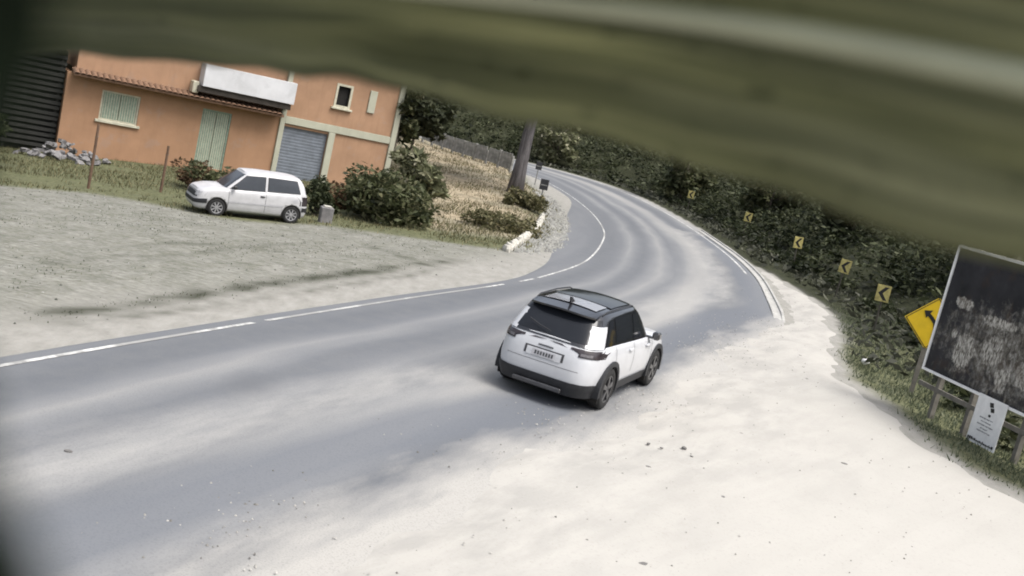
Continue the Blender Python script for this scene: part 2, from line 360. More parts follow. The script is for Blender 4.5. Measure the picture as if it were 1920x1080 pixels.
t.bump(t.math('ADD', t.math('MULTIPLY', b, .4), t.math('MULTIPLY', t.noise(v, 30, 3), .4)), .3, .015); M_sand = t.set(sc, .95, 0, .1)
tag(mesh('sand_lot', np.stack([SX, SY, zs], -1)[kk], q, M_sand, smooth=True, attrs={'edge': sstep(5.5, .6, di+1.5*(fbm(SX, SY, 3, 51)-.5))[kk]}), 'pale dry sand lot beside the road', None, None, 'structure')

# concrete gutter along the outside of the bend
M_conc = plain('old_concrete', (.36, .355, .335), .9, .2, 2.5, bump=.3)
prof = [(.35, .030), (.40, .045), (.62, .035), (.80, .05), (.84, .10), (.98, .105), (1.02, -.1)]
V = []; F = []; n = 0
iis = [i for i in range(NS) if 31.5 < RR_[i, 1] < 62 and RR_[i, 0] > 5]
for i in iis:
    d = (RR_[i]-RL_[i]); d = d/np.linalg.norm(d); fd = float(sstep(31.5, 34, RR_[i, 1]))
    for o_, z_ in prof:
        p = RR_[i]+d*(o_*.8+.05); V.append((p[0], p[1], z_*fd+(1-fd)*-.03))
    n += 1
    if n > 1:
        for k in range(len(prof)-1): a_ = (n-2)*len(prof)+k; F.append((a_, a_+1, a_+1+len(prof), a_+len(prof)))
tag(mesh('gutter', V, F, M_conc, smooth=False), 'concrete gutter with raised kerb on the outside of the bend', None, None, 'structure')

# ------------------------------------------------------------------ foliage tools
def leaves(P, size, up=.3, long=2.0, seed=0, flop=.5):
    """rhombic leaf blades at points P; returns V, F(quads), rnd"""
    g = np.random.default_rng(seed); n = len(P)
    a = g.normal(size=(n, 3)); a[:, 2] = a[:, 2]*flop+up; a /= np.linalg.norm(a, axis=1)[:, None]
    b = g.normal(size=(n, 3)); b -= (b*a).sum(1)[:, None]*a; b /= np.linalg.norm(b, axis=1)[:, None]
    s = (size*(.6+.8*g.random(n)))[:, None]; L = a*s*long*.5; Wd = b*s*.5
    nrm = np.cross(a, b)*s*.12
    V = np.stack([P-L, P+Wd*.9-nrm, P+L, P-Wd*.9-nrm], 1).reshape(-1, 3)
    F = np.arange(n*4).reshape(-1, 4); r = np.clip(g.normal(.5, .22, n), 0, 1)
    return V, F, np.repeat(r, 4)
def clumps(C, rad, per, seed=0, flat=.8, shell=.55):
    g = np.random.default_rng(seed); n = len(C); d = g.normal(size=(n*per, 3)); d /= np.linalg.norm(d, axis=1)[:, None]
    r = (shell+(1-shell)*g.random(n*per))[:, None]; R_ = np.repeat(np.broadcast_to(rad, (n,)), per)[:, None]
    return np.repeat(C, per, 0)+d*r*R_*np.array([1, 1, flat])
G_DARK = leafmat('dark_undergrowth', (.009, .013, .005), (.032, .041, .017), (.09, .10, .052))
G_WOOD = leafmat('woodland_leaves', (.010, .013, .006), (.034, .041, .019), (.085, .09, .05))
G_BUSH = leafmat('olive_bush_leaves', (.018, .023, .010), (.068, .078, .034), (.21, .20, .115))
G_PALE = leafmat('pale_bush_leaves', (.05, .055, .03), (.16, .17, .09), (.38, .36, .26))
G_GRASS = leafmat('olive_grass', (.04, .042, .02), (.12, .115, .055), (.27, .235, .14))
G_LUSH = leafmat('green_verge_grass', (.05, .062, .035), (.11, .13, .078), (.22, .23, .15))
G_DRY = leafmat('dry_grass', (.12, .10, .06), (.26, .22, .15), (.40, .35, .26))
G_RED = leafmat('reddish_leaves', (.04, .022, .012), (.11, .065, .035), (.20, .14, .08))
M_bark = plain('bark', (.10, .085, .07), .95, .4, 9, bump=.6)
M_greybark = None
t = NT('grey_fissured_bark'); v = t.coord(); nn = t.noise(t.mapped(v, (7, 7, .7)), 1.4, 6, .7)
t.bump(nn, .8, .05); M_greybark = t.set(t.ramp(nn, [(.3, (.06, .055, .056)), (.55, (.15, .14, .14)), (.75, (.27, .255, .255))]), .95, 0, .1)

G_WEED = leafmat('grey_green_weeds', (.05, .055, .035), (.10, .105, .075), (.18, .18, .13))
def scatter(x0, x1, y0, y1, n, cond, seed):
    g = np.random.default_rng(seed); X = g.uniform(x0, x1, n); Y = g.uniform(y0, y1, n); k = g.random(n) < cond(X, Y)
    X, Y = X[k], Y[k]; return X, Y, hgt(X, Y)

# undergrowth on the bank beyond the verge (one mass)
X, Y, Zc = scatter(-30, 34, 14, 118, 8200, lambda X, Y: (lambda d: sstep(1.2, 3.4, d-1.3*sstep(26, 16, Y)*0)*(1-sstep(14, 20, d)))(sdist(X, Y, VP)), 11)
dvv = sdist(X, Y, VP); rad = (.35+.9*np.random.default_rng(3).random(len(X)))*(.55+.6*sstep(1.5, 7, dvv))
P = clumps(np.stack([X, Y, Zc+rad*.6], -1), rad, 52, 12)
Vv, Ff, rr = leaves(P, .07+.13*np.random.default_rng(17).random((len(P), 1))[:, 0]**2, .15, 2.2, 13)
rr = np.clip(rr+np.repeat(np.random.default_rng(14).normal(0, .22, len(X)), 52*4), 0, 1)
tag(mesh('undergrowth', Vv, Ff, G_DARK, attrs={'rnd': rr}), 'dark tangled undergrowth covering the bank beyond the bend', 'undergrowth', None, 'stuff')
# low leaf litter plants at the foot of the bank
X, Y, Zc = scatter(-20, 18, 27, 104, 26000, lambda X, Y: (lambda d: sstep(.1, .6, d)*(1-sstep(3.5, 5, d)))(sdist(X, Y, VP)), 15)
Vv, Ff, rr = leaves(np.stack([X, Y, Zc+.08+.22*np.random.default_rng(1).random(len(X))], -1), .16, .3, 2.2, 16)
t_ = leafmat('grey_dry_weeds', (.018, .02, .013), (.05, .054, .037), (.13, .13, .10))
tag(mesh('bank_weeds', Vv, Ff, t_, attrs={'rnd': rr}), 'low greyish weeds and litter along the foot of the bank', 'weeds', None, 'stuff')
# far woodland mass
X, Y, Zc = scatter(-75, 60, 20, 150, 2600, lambda X, Y: np.where((sdist(X, Y, VP) > 13) | ((-sdist(X, Y, LP) > 27) & (Y > 50)), 1., 0.), 21)
g_ = np.random.default_rng(22); rad = 1.3+1.8*g_.random(len(X)); hh = 1+5.5*g_.random(len(X))
P = clumps(np.stack([X, Y, Zc+hh], -1), rad, 60, 23); Vv, Ff, rr = leaves(P, .42, .1, 1.7, 24)
tag(mesh('woodland', Vv, Ff, G_WOOD, attrs={'rnd': rr}), 'dark woodland covering the hillside behind the road and house', 'woodland', None, 'stuff')

# grasses
def grass(name, label, cat, x0, x1, y0, y1, n, cond, mat, h, seed, wd=.035):
    X, Y, Zc = scatter(x0, x1, y0, y1, n, cond, seed); g = np.random.default_rng(seed+1); m_ = len(X)
    hh = h*(.4+.9*g.random(m_)); an = g.uniform(0, 2*math.pi, m_); ln = hh*(.2+.7*g.random(m_)); la = g.uniform(0, 2*math.pi, m_)
    B = np.stack([X, Y, Zc-.02], -1); wv = np.stack([np.cos(an), np.sin(an), 0*an], -1)*(wd*(.6+.8*g.random(m_)))[:, None]
    T = B+np.stack([np.cos(la)*ln, np.sin(la)*ln, hh], -1)
    V = np.stack([B-wv, B+wv, T], 1).reshape(-1, 3)
    tag(mesh(name, V, np.arange(3*m_).reshape(-1, 3), mat, attrs={'rnd': np.repeat(np.clip(g.normal(.5, .25, m_), 0, 1), 3)}), label, cat, None, 'stuff')
grass('verge_grass', 'green roadside grass growing around the billboard', 'grass', 8, 20, 12, 40, 95000, lambda X, Y: (lambda d: sstep(-.1, .7, d+1.2*(fbm(X, Y, 1.2, 61)-.5))*(1-sstep(7, 9, d))*(.25+.75*sstep(.3, .6, fbm(X, Y, 1.1, 62))))(sdist(X, Y, VP)), G_LUSH, .13, 63, .016)
inG = lambda X, Y: sstep(-.3, .6, -sdist(X, Y, GRASSLINE)+1.2*(fbm(X, Y, 2.2, 21)-.5))
grass('lot_grass', 'olive grass along the back edge of the gravel lot', 'grass', -26, 2, 22, 60, 90000, lambda X, Y: inG(X, Y)*sstep(.28, .6, fbm(X, Y, 1.6, 65))*(1-sstep(3.8, 6, (Y-40)*.3+3-0*X)*.6), G_GRASS, .13, 66, .018)
grass('bank_dry_grass', 'dry tan grass on the dirt slope beside the house', 'grass', -10, 1, 36, 75, 13000, lambda X, Y: inG(X, Y)*sstep(.38, .6, fbm(X, Y, 1.2, 67))*sstep(37, 40, Y), G_DRY, .17, 68, .02)
grass('lot_weeds', 'thin flattened weeds scattered over the gravel lot', 'weeds', -24, 2, 12, 34, 26000, lambda X, Y: (lambda d: sstep(2.2, 4, d)*sstep(.42, .68, fbm(X, Y, 1.3, 70)))(-sdist(X, Y, LP)), G_WEED, .05, 71, .016)

grass('rut_weeds', 'dark weeds along the old wheel rut crossing the gravel lot', 'weeds', -9, 1, 12, 30, 26000, lambda X, Y: np.exp(-(sdist(X, Y, RUT)/.22)**2)*(.3+.7*sstep(.3, .5, fbm(X, Y, .8, 31)))*sstep(30, 23, Y)*sstep(12.5, 14, Y), leafmat('dark_rut_weeds', (.02, .022, .012), (.05, .055, .03), (.12, .12, .07)), .045, 74, .014)
grass('bank_green_grass', 'patches of olive grass on the dirt slope below the fence', 'grass', -9, 1.5, 34, 72, 16000, lambda X, Y: inG(X, Y)*sstep(.52, .66, fbm(X, Y, 2.4, 91)), G_GRASS, .2, 92, .02)
def shrub(name, label, loc, rad, h, n, size, mat, seed, cat='bush', stems=5, group=None, long=2.0, nc=16):
    z0 = hg(*loc); T = thing(name, label, cat, (loc[0], loc[1], z0), 0, group); g = np.random.default_rng(seed)
    C = np.stack([g.normal(0, .42, nc)*rad, g.normal(0, .42, nc)*rad, h*(.2+.7*g.random(nc))], -1)
    P = clumps(C, rad*(.28+.25*g.random(nc)), max(1, n//nc), seed+1); P[:, 2] = np.maximum(P[:, 2], .04)
    V, F, r = leaves(P, size, .25, long, seed+2); mesh('foliage', V, F, mat, T, attrs={'rnd': r})
    mb = MB()
    for k in range(stems):
        c = C[k % nc]; mb.tube([(c[0]*.15, c[1]*.15, -.1), (c[0]*.5, c[1]*.5, c[2]*.5), tuple(c)], [.035, .022, .01], 5)
    mb.build('stem', M_bark, T); return T
def tree(name, label, loc, h, cr, n, size, mat, seed, trad=.12, bare=.4, bark=None, group=None, lean=(0, 0)):
    z0 = hg(*loc); T = thing(name, label, 'tree', (loc[0], loc[1], z0), 0, group); g = np.random.default_rng(seed); mb = MB()
    pts = [(lean[0]*k/6*h+.05*math.sin(k*1.7+seed)*(k > 0), lean[1]*k/6*h+.05*math.cos(k*2.1+seed)*(k > 0), -.2+(h*.85+.2)*k/6) for k in range(7)]
    mb.tube(pts, [trad*(1.25 if k == 0 else 1)*(1-.75*k/6) for k in range(7)], 10)
    nc = 16; C = []
    for k in range(nc):
        f = bare+(1-bare)*g.random(); a = g.uniform(0, 6.28); d = cr*(.35+.65*g.random())*(1-.55*abs(f-.65)); bx = np.array(pts[min(6, int(f*.85*7))])
        c = np.array([bx[0]+math.cos(a)*d, bx[1]+math.sin(a)*d, f*h]); C.append(c); s0 = np.array([bx[0], bx[1], max(bx[2]*.85, c[2]-d*.8)])
        mb.tube([tuple(s0), tuple((s0+c)/2+[0, 0, .1*d]), tuple(c)], [trad*.35, trad*.2, trad*.07], 5)
    mb.build('trunk', bark or M_bark, T, True)
    P = clumps(np.array(C), cr*(.28+.2*g.random(nc)), n//nc, seed+1); V, F, r = leaves(P, size, .1, 1.9, seed+2)
    mesh('crown', V, F, mat, T, attrs={'rnd': r}); return T

# ------------------------------------------------------------------ the orange house
def stucco(name, c, streak=.5):
    t = NT(name); v = t.coord(); a = t.noise(v, 1.1, 6, .6); b = t.noise(t.mapped(v, (3, 3, .5)), 1.2, 5, .6)
    col = t.ramp(a, [(.3, tuple(x*.88 for x in c)), (.7, tuple(min(1, x*1.1) for x in c))])
    col = t.mix(t.math('MULTIPLY', t.ramp(b, [(.5, 0.), (.75, 1.)]), streak), col, tuple(x*.72 for x in c))
    sx_ = t.n('ShaderNodeSeparateXYZ'); t.l(v, sx_.inputs[0]); wear = t.ramp(t.noise(v, .9, 6, .7), [(.56, 0.), (.63, 1.)])
    col = t.mix(t.math('MULTIPLY', wear, .35), col, tuple(.55*x+.12 for x in c))
    t.bump(t.noise(v, 30, 4), .25, .01); return t.set(col, .92, 0, .15)
M_orange = stucco('orange_stucco', (.345, .205, .125), .3)
M_orange2 = stucco('faded_orange_stucco', (.355, .22, .14), .5)
M_pil = stucco('pale_green_grey_plaster', (.40, .40, .32), .5)
M_white = stucco('white_plaster', (.56, .565, .58), .25)
M_eave = plain('weathered_tile', (.16, .095, .06), .9, .4, 5)
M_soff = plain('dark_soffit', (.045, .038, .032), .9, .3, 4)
M_shut = plain('pale_green_paint', (.24, .31, .245), .6, .22, 8)
M_cream = plain('cream_paint', (.48, .46, .36), .6, .2, 6)
M_gar = plain('grey_blue_steel', (.17, .19, .22), .5, .18, 4, metal=.2)
M_dark = plain('dark_interior', (.015, .014, .013), .9, .2, 4)
M_grime = plain('black_steel', (.02, .02, .022), .5, .2, 5)
ZB = -1.0
house = thing('orange_house', 'orange stuccoed house with grey garage door and white balcony wall', 'house', (A0[0], A0[1], ZB), math.atan2(UH[1], UH[0]))
def walls(name, u0, u1, z0, z1, holes, mat, y0=0., th=.22):
    """a wall slab in the u,z plane with rectangular holes"""
    us_ = sorted({u0, u1, *[h for q in holes for h in q[:2]]}); zs_ = sorted({z0, z1, *[h for q in holes for h in q[2:]]})
    mb = MB()
    for a, b in zip(us_[:-1], us_[1:]):
        run = None
        for c, d in list(zip(zs_[:-1], zs_[1:]))+[(None, None)]:
            solid = c is not None and not any(q[0] <= a+1e-6 and q[1] >= b-1e-6 and q[2] <= c+1e-6 and q[3] >= d-1e-6 for q in holes)
            if solid: run = (run[0], d) if run else (c, d)
            elif run: mb.box(a, b, y0, y0+th, run[0], run[1]); run = None
    return mb.build(name, mat, house)
W1 = (1.38, 2.88, 1.22, 2.42); D1 = (5.42, 6.66, 0, 2.48); G1 = (8.97, 11.03, -.1, 2.42); W2 = (11.0, 11.78, 3.7, 4.75)
walls('front_wall', 0, 8.75, -.7, 2.86, [W1, D1], M_orange)
walls('upper_wall', .3, 8.75, 3.03, 5.6, [], M_orange2, .05)
MB().box(0, .22, .222, 8, -.7, 2.86).build('side_wall', M_orange, house)
MB().box(14.02, 14.22, .1, 8, -.7, 5.6).build('side_wall', M_orange2, house)
MB().box(.22, 14.0, 7.8, 8, -.7, 5.6).build('back_wall', M_orange, house)
MB().box(.3, .5, .272, 7.78, 3.03, 5.6).build('side_wall', M_orange2, house)
walls('garage_wall', 8.95, 14.0, -.7, 2.53, [G1], M_orange2, .0)
walls('upper_wall', 8.95, 14.0, 2.87, 5.6, [W2], M_orange2, .0)
for a, b, z1 in ((8.74, 8.96, 5.6), (14.0, 14.26, 5.6)): MB().box(a, b, -.10, .2, -.7, z1, .012).build('pilaster', M_pil, house)
MB().box(11.04, 11.34, -.09, .0, -.7, 2.53, .01).build('pilaster', M_pil, house)
MB().box(8.965, 13.995, -.08, .22, 2.54, 2.86, .012).build('lintel_beam', M_pil, house)
# eave over the ground floor: sloping slab with a row of tile ends
ev = MB().prism([(0, 0)], 0, 0) if False else MB()
ev.add([(.15, -.62, 2.80), (8.7, -.62, 2.80), (8.7, .25, 2.97), (.15, .25, 2.97), (.15, -.62, 2.88), (8.7, -.62, 2.88), (8.7, .25, 3.05), (.15, .25, 3.05)],
       [(3, 2, 1, 0), (4, 5, 6, 7), (0, 1, 5, 4), (1, 2, 6, 5), (2, 3, 7, 6), (3, 0, 4, 7)])
eave = ev.build('eave', M_eave, house)
tl = MB(); ntile = 38
for k in range(1):
    a = [(.105*math.cos(q), .06*math.sin(q)) for q in np.linspace(0, math.pi, 6)]
    tl.add([(x, -.70, z+.075*0) for x, z in a]+[(x, .04, z+.15) for x, z in a], [(i, i+1, i+7, i+6) for i in range(5)])
t0 = tl.build('tile', M_eave, eave, True)
for k in range(ntile):
    c = t0 if k == 0 else dup(t0, eave); c.location = (.27+k*.2225, 0, 2.885)
# white balcony wall with its dark slab
bal = MB().box(5.05, 8.98, -.75, -.60, 3.42, 4.34, .01).box(5.05, 5.2, -.6, .04, 3.42, 4.34).box(8.86, 8.98, -.6, -.11, 3.42, 4.34).build('balcony_wall', M_white, house)
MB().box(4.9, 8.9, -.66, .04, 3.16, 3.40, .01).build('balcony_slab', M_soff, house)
MB().box(4.72, 4.98, -.5, .04, 3.06, 3.55, .03).build('water_outlet', M_cream, house)
def framed(name, q, y, parent, mat, fw=.07):
    a, b, c, d = q
    return MB().box(a, a+fw, y, y+.08, c, d).box(b-fw, b, y, y+.08, c, d).box(a+fw, b-fw, y, y+.08, d-fw, d).box(a+fw, b-fw, y, y+.08, c, c+fw).build(name, mat, parent)
def shutter(q, parent, n=2, bars=7):
    a, b, c, d = q; wd = (b-a-.14)/n
    for i in range(n):
        p0 = a+.07+i*wd; lf = MB().box(p0+.01, p0+wd-.01, .10, .135, c+.07, d-.07, .004).build('shutter', M_shut, parent)
        m_ = MB()
        for k in range(bars): x = p0+.05+(wd-.1)*k/(bars-1); m_.box(x-.012, x+.012, .075, .098, c+.09, d-.09)
        m_.build('slat', M_cream, lf)
wi = framed('window', W1, .05, house, M_cream); shutter(W1, wi, 2, 7)
MB().box(W1[0]-.12, W1[1]+.12, -.09, .16, W1[2]-.1, W1[2]+.005, .01).build('sill', M_cream, wi)
dr = framed('door', (D1[0], D1[1], -.3, D1[3]), .05, house, M_shut); shutter((D1[0], D1[1], -.3, D1[3]), dr, 2, 6)
gd = MB(); nsl = 22
gz = np.linspace(-.6, 2.42, nsl*3+1)
gd.add([(u, .10+(.006 if i % 3 == 0 else 0), z) for i, z in enumerate(gz) for u in (8.96, 11.04)], [(2*i, 2*i+1, 2*i+3, 2*i+2) for i in range(len(gz)-1)])
gdo = gd.build('garage_door', M_gar, house); MB().box(9.0, 11.0, .06, .12, -.3, -.2).build('door_rail', M_grime, gdo)
w2 = framed('window', W2, -.03, house, M_cream, .1); MB().box(W2[0]+.1, W2[1]-.1, .15, .18, W2[2]+.1, W2[3]-.1).build('pane', M_dark, w2)
MB().box(W2[0]-.1, W2[1]+.1, -.13, .1, W2[2]-.09, W2[2]-.002, .01).build('sill', M_cream, w2)
MB().box(.3, 8.7, -.3, 8.3, 5.61, 5.75).box(8.71, 14.5, -.4, 8.3, 5.61, 5.75).build('roof', M_eave, house)
MB().box(12.6, 12.95, -.07, -.005, 3.75, 4.75, .01).build('vent_panel', M_pil, house)

def hloc(u, y): n = np.array([-UH[1], UH[0]]); p = A0+UH*u+n*y; return float(p[0]), float(p[1])
# dark slatted lean-to at the left end of the house
M_slat = plain('dark_grey_timber', (.018, .018, .016), .9, .4, 3)
p = hloc(-1.95, .35)
sh = thing('slatted_shed', 'dark shed with horizontal timber slats against the left end of the house', 'shed', (p[0], p[1], hg(*p)), math.atan2(UH[1], UH[0]))
for x in (0, 1.72): MB().box(x, x+.1, .05, .15, -.3, 4.3).build('post', M_slat, sh)
MB().box(-.2, 1.92, .16, 2.2, -.3, 4.2).build('back_wall', M_dark, sh)
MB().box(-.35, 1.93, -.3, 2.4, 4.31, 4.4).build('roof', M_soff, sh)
s0 = None
for k in range(18):
    if s0 is None: s0 = MB().box(-.12, 1.92, 0, .045, 0, .14, .006).build('slat', M_slat, sh); o = s0
    else: o = dup(s0, sh)
    o.location = (random.uniform(-.03, .03), 0, .25+k*.225); o.rotation_euler = (R(-14), R(random.uniform(-.8, .8)), 0)

# ------------------------------------------------------------------ vehicles
M_carwhite = plain('white_car_paint', (.50, .51, .53), .3, .06, 3, spec=.5, coat=.4)
M_oldwhite = plain('old_white_car_paint', (.47, .47, .48), .4, .1, 4, spec=.45, coat=.2)
M_blackp = plain('black_car_paint', (.012, .013, .016), .15, .1, 2, spec=.6, coat=.6)
M_clad = plain('black_plastic', (.022, .023, .026), .55, .2, 8, spec=.35)
M_glass = plain('tinted_car_glass', (.014, .016, .02), .1, .1, 2, spec=.3)
M_uglass = plain('grey_car_glass', (.04, .045, .053), .1, .15, 2, spec=.35)
M_tyre = plain('tyre_rubber', (.018, .018, .018), .85, .2, 12)
M_rim = plain('grey_alloy', (.11, .11, .115), .35, .2, 8, metal=.7)
M_cap = plain('silver_wheel_cover', (.36, .36, .37), .4, .15, 8, metal=.5)
M_tail = plain('smoked_tail_lamp', (.035, .029, .032), .15, .35, 14, spec=.5)
M_lens = plain('smoked_lamp_lens', (.12, .112, .118), .15, .3, 20, spec=.5)
M_clear = plain('clear_lamp', (.35, .35, .36), .12, .2, 14, spec=.7)
M_plate = plain('grey_number_plate', (.42, .42, .44), .5, .1, 8)
M_seam = plain('shadow_gap', (.05, .05, .055), .8, .1, 4)
M_sky_sheen = plain('painted_sky_sheen', (.22, .225, .24), .22, .05, 3, spec=.6, coat=.4)  # grey carries the reflected sky, for the patch on the black roof
class Car:
    """stack of rounded plan sections: lower body (f 0..1 up to the waist), greenhouse (t 0..1 up to the roof)"""
    def __init__(s, lower, zbot, ztop, green, zroof, nb=6, ng=6): s.lo, s.zb, s.zt, s.gr, s.zr, s.nb, s.ng = lower, zbot, ztop, green, zroof, nb, ng
    def sec(s, f, tab): ks = [q[0] for q in tab]; return [float(np.interp(f, ks, [q[j] for q in tab])) for j in (1, 2, 3)]   # xrear, xfront, halfwidth
    def ring(s, xr, xf, hw, n, m=120):
        a = np.linspace(0, 2*math.pi, 1441)[:-1]; c, si = np.cos(a), np.sin(a)
        x = np.sign(c)*np.abs(c)**(2/n); y = np.sign(si)*np.abs(si)**(2/n)
        x = (xr+xf)/2+x*(xf-xr)/2; y = y*hw
        P = np.stack([x, y], -1); P = np.vstack([P, P[:1]]); d = np.concatenate([[0], np.cumsum(np.linalg.norm(np.diff(P, axis=0), axis=1))])
        q = np.linspace(0, d[-1], m+1)[:-1]; return np.stack([np.interp(q, d, P[:, 0]), np.interp(q, d, P[:, 1])], -1)
    def zlow(s, x, f): return s.zb+f*(s.zt(x)-s.zb)
    def lower_mesh(s, off=0, f0=0., f1=1., rows=12, crown=.03, cap=True):
        V = []; F = []; m = 120; fs = np.linspace(f0, f1, rows)
        for f in fs:
            xr, xf, hw = s.sec(f, s.lo)
            for x, y in s.ring(xr-off, xf+off, hw+off, s.nb): V.append((x, y, s.zlow(x, f)))
        for i in range(rows-1):
            for k in range(m): F.append((i*m+k, i*m+(k+1) % m, (i+1)*m+(k+1) % m, (i+1)*m+k))
        if cap:
            s.cap(V, F, (rows-1)*m, m, crown, True); F.append(tuple(range(m-1, -1, -1)))
        return V, F
    def cap(s, V, F, b, m, crown, up):
        nj = 7; grid = []
        hwm = max(abs(V[b+i][1]) for i in range(m))
        for i in range(m//2+1):
            a = V[b+i]; c = V[b+(m-i) % m]; row = [b+i]
            for j in range(1, nj):
                t_ = j/nj; y = a[1]*(1-t_)+c[1]*t_; z = a[2]*(1-t_)+c[2]*t_; wz = abs(a[1])/hwm
                V.append((a[0], y, z+crown*wz*(1-(y/max(abs(a[1]), 1e-4))**2) if abs(a[1]) > 1e-4 else z)); row.append(len(V)-1)
            row.append(b+(m-i) % m)
            if i in (0, m//2): del V[len(V)-nj+1:]; row = [b+i]*(nj+1)
            grid.append(row)
        for i in range(m//2):
            for j in range(nj): 
                q = (grid[i][j], grid[i][j+1], grid[i+1][j+1], grid[i+1][j]); q = tuple(dict.fromkeys(q))
                if len(q) > 2: F.append(q[::-1])
    def green_mesh(s, off=0, rows=10, crown=.045):
        V = []; F = []; m = 120
        for t_ in np.linspace(-.06, 1, rows):
            xr, xf, hw = s.sec(t_, s.gr)
            for x, y in s.ring(xr-off, xf+off, hw+off, s.ng): V.append((x, y, s.gz(x, t_)))
        for i in range(rows-1):
            for k in range(m): F.append((i*m+k, i*m+(k+1) % m, (i+1)*m+(k+1) % m, (i+1)*m+k))
        s.cap(V, F, (rows-1)*m, m, crown, True); return V, F
    def gz(s, x, t_): 
        z0 = s.zt(x) if t_ < 0 else s.zt(min(x, .6)); return z0+t_*(s.zr(x)-z0)
    def g_side(s, x, t_, off=.006):
        xr, xf, hw = s.sec(t_, s.gr); q = min(1, abs((x-(xr+xf)/2)/((xf-xr)/2))); return (x, (hw)*(1-q**s.ng)**(1/s.ng)+off, s.gz(x, t_))
    def g_end(s, y, t_, rear, off=.006):
        xr, xf, hw = s.sec(t_, s.gr); q = min(.999, abs(y)/hw); k = (1-q**s.ng)**(1/s.ng)*(xf-xr)/2; x = (xr+xf)/2+(-k-off if rear else k+off); return (x, y, s.gz(x, t_))
    def b_side(s, x, f, off=.004):
        xr, xf, hw = s.sec(f, s.lo); q = min(1, abs((x-(xr+xf)/2)/((xf-xr)/2))); return (x, hw*(1-q**s.nb)**(1/s.nb)+off, s.zlow(x, f))
    def b_end(s, y, f, rear, off=.004):
        xr, xf, hw = s.sec(f, s.lo); q = min(.9995, abs(y)/hw); k = (1-q**s.nb)**(1/s.nb)*(xf-xr)/2; x = (xr+xf)/2+(-k-off if rear else k+off); return (x, y, s.zlow(x, f))
def patch(fn, a0, a1, b0, b1, n=14, m=6, mat=None, name='panel', parent=None, mirror=False):
    """grid patch: a runs a0(b)..a1(b), b runs b0..b1; fn(a,b)->point"""
    V = []; F = []
    for j in range(m+1):
        b = b0+(b1-b0)*j/m; x0 = a0(b) if callable(a0) else a0; x1 = a1(b) if callable(a1) else a1
        for i in range(n+1):
            p = fn(x0+(x1-x0)*i/n, b); V.append((p[0], -p[1] if mirror else p[1], p[2]))
    for j in range(m):
        for i in range(n): k = j*(n+1)+i; F.append((k, k+1, k+n+2, k+n+1))
    return mesh(name, V, F, mat, parent, True)
def cut_arches(o, centers, r, depth=.32, hw=.95):
    for cx, cz in centers:
        for s_ in (-1, 1):
            mb = MB(); n = 36; y0, y1 = (hw-depth, hw+.3) if s_ > 0 else (-hw-.3, -hw+depth)
            mb.prism([(cx+r*math.cos(2*math.pi*k/n), cz+r*math.sin(2*math.pi*k/n)) for k in range(n)], y0, y1)
            c = mb.build('cutter', None, o.parent); md = o.modifiers.new('cut', 'BOOLEAN'); md.operation = 'DIFFERENCE'; md.object = c; md.solver = 'EXACT'
            dg = bpy.context.evaluated_depsgraph_get(); me = bpy.data.meshes.new_from_object(o.evaluated_get(dg)); o.modifiers.clear(); o.data = me
            cm = c.data; bpy.data.objects.remove(c); bpy.data.meshes.remove(cm)
def ring_arch(name, cx, cz, r0, r1, y0, y1, mat, parent, a0=-20, a1=200, n=26):
    V = []; F = []
    for k in range(n+1):
        q = R(a0+(a1-a0)*k/n); c, s_ = math.cos(q), math.sin(q)
        V += [(cx+r0*c, y0, cz+r0*s_), (cx+r0*c, y1, cz+r0*s_), (cx+r1*c, y1-.004*np.sign(y1), cz+r1*s_), (cx+r1*c, y0, cz+r1*s_)]
        if k:
            b = 4*k
            for j in range(4): F.append((b-4+j, b-4+(j+1) % 4, b+(j+1) % 4, b+j))
    return mesh(name, V, F, mat, parent, False)
def wheel(parent, x, y, r, wd, spokes, rimmat, steer=0):
    s_ = 1 if y > 0 else -1
    wdict = thing('wheel', None, None, (x, y, r)); wdict.parent = parent; wdict.rotation_euler = (0, 0, steer)
    prof = [(.62*r, -.5), (.9*r, -.5), (.975*r, -.42), (r, -.25), (r, .25), (.975*r, .42), (.9*r, .5), (.66*r, .5), (.62*r, .40), (.60*r, .1)]
    V = []; F = []; n = 36
    for k in range(n):
        q = 2*math.pi*k/n
        for rad_, yy in prof: V.append((rad_*math.cos(q), yy*wd*s_, rad_*math.sin(q)))
    m_ = len(prof)
    for k in range(n):
        for j in range(m_-1): a = k*m_+j; b = ((k+1) % n)*m_+j; F.append((a, a+1, b+1, b))
    mesh('tyre', V, F, M_tyre, wdict, True)
    mb = MB()
    mb.prism([(.62*r*math.cos(2*math.pi*k/24), .62*r*math.sin(2*math.pi*k/24)) for k in range(24)], .05*wd*s_, .12*wd*s_); mb.build('brake_disc', M_grime, wdict)
    mb = MB(); y0, y1 = sorted((.30*wd*s_, .46*wd*s_))
    mb.prism([(.17*r*math.cos(2*math.pi*k/14), .17*r*math.sin(2*math.pi*k/14)) for k in range(14)], y0, y1)
    for k in range(spokes):
        q = 2*math.pi*k/spokes+.3; c, sn = math.cos(q), math.sin(q)
        wq = .10*r if spokes < 8 else .065*r
        P = [(.1*r, -wq*.8), (.64*r, -wq*1.25), (.64*r, wq*1.25), (.1*r, wq*.8)]
        mb.prism([(a*c-b*sn, a*sn+b*c) for a, b in P], y0+.006*s_, y1-.004)
    nn = 36
    V0 = []; 
    for k in range(nn):
        q = 2*math.pi*k/nn
        for rad_, yy in ((.60*r, .2), (.60*r, .47), (.66*r, .49), (.665*r, .3)): V0.append((rad_*math.cos(q), yy*wd*s_, rad_*math.sin(q)))
    F0 = [(k*4+j, k*4+j+1, ((k+1) % nn)*4+j+1, ((k+1) % nn)*4+j) for k in range(nn) for j in range(3)]
    mb.add(V0, F0); mb.build('rim', rimmat, wdict)
    return wdict

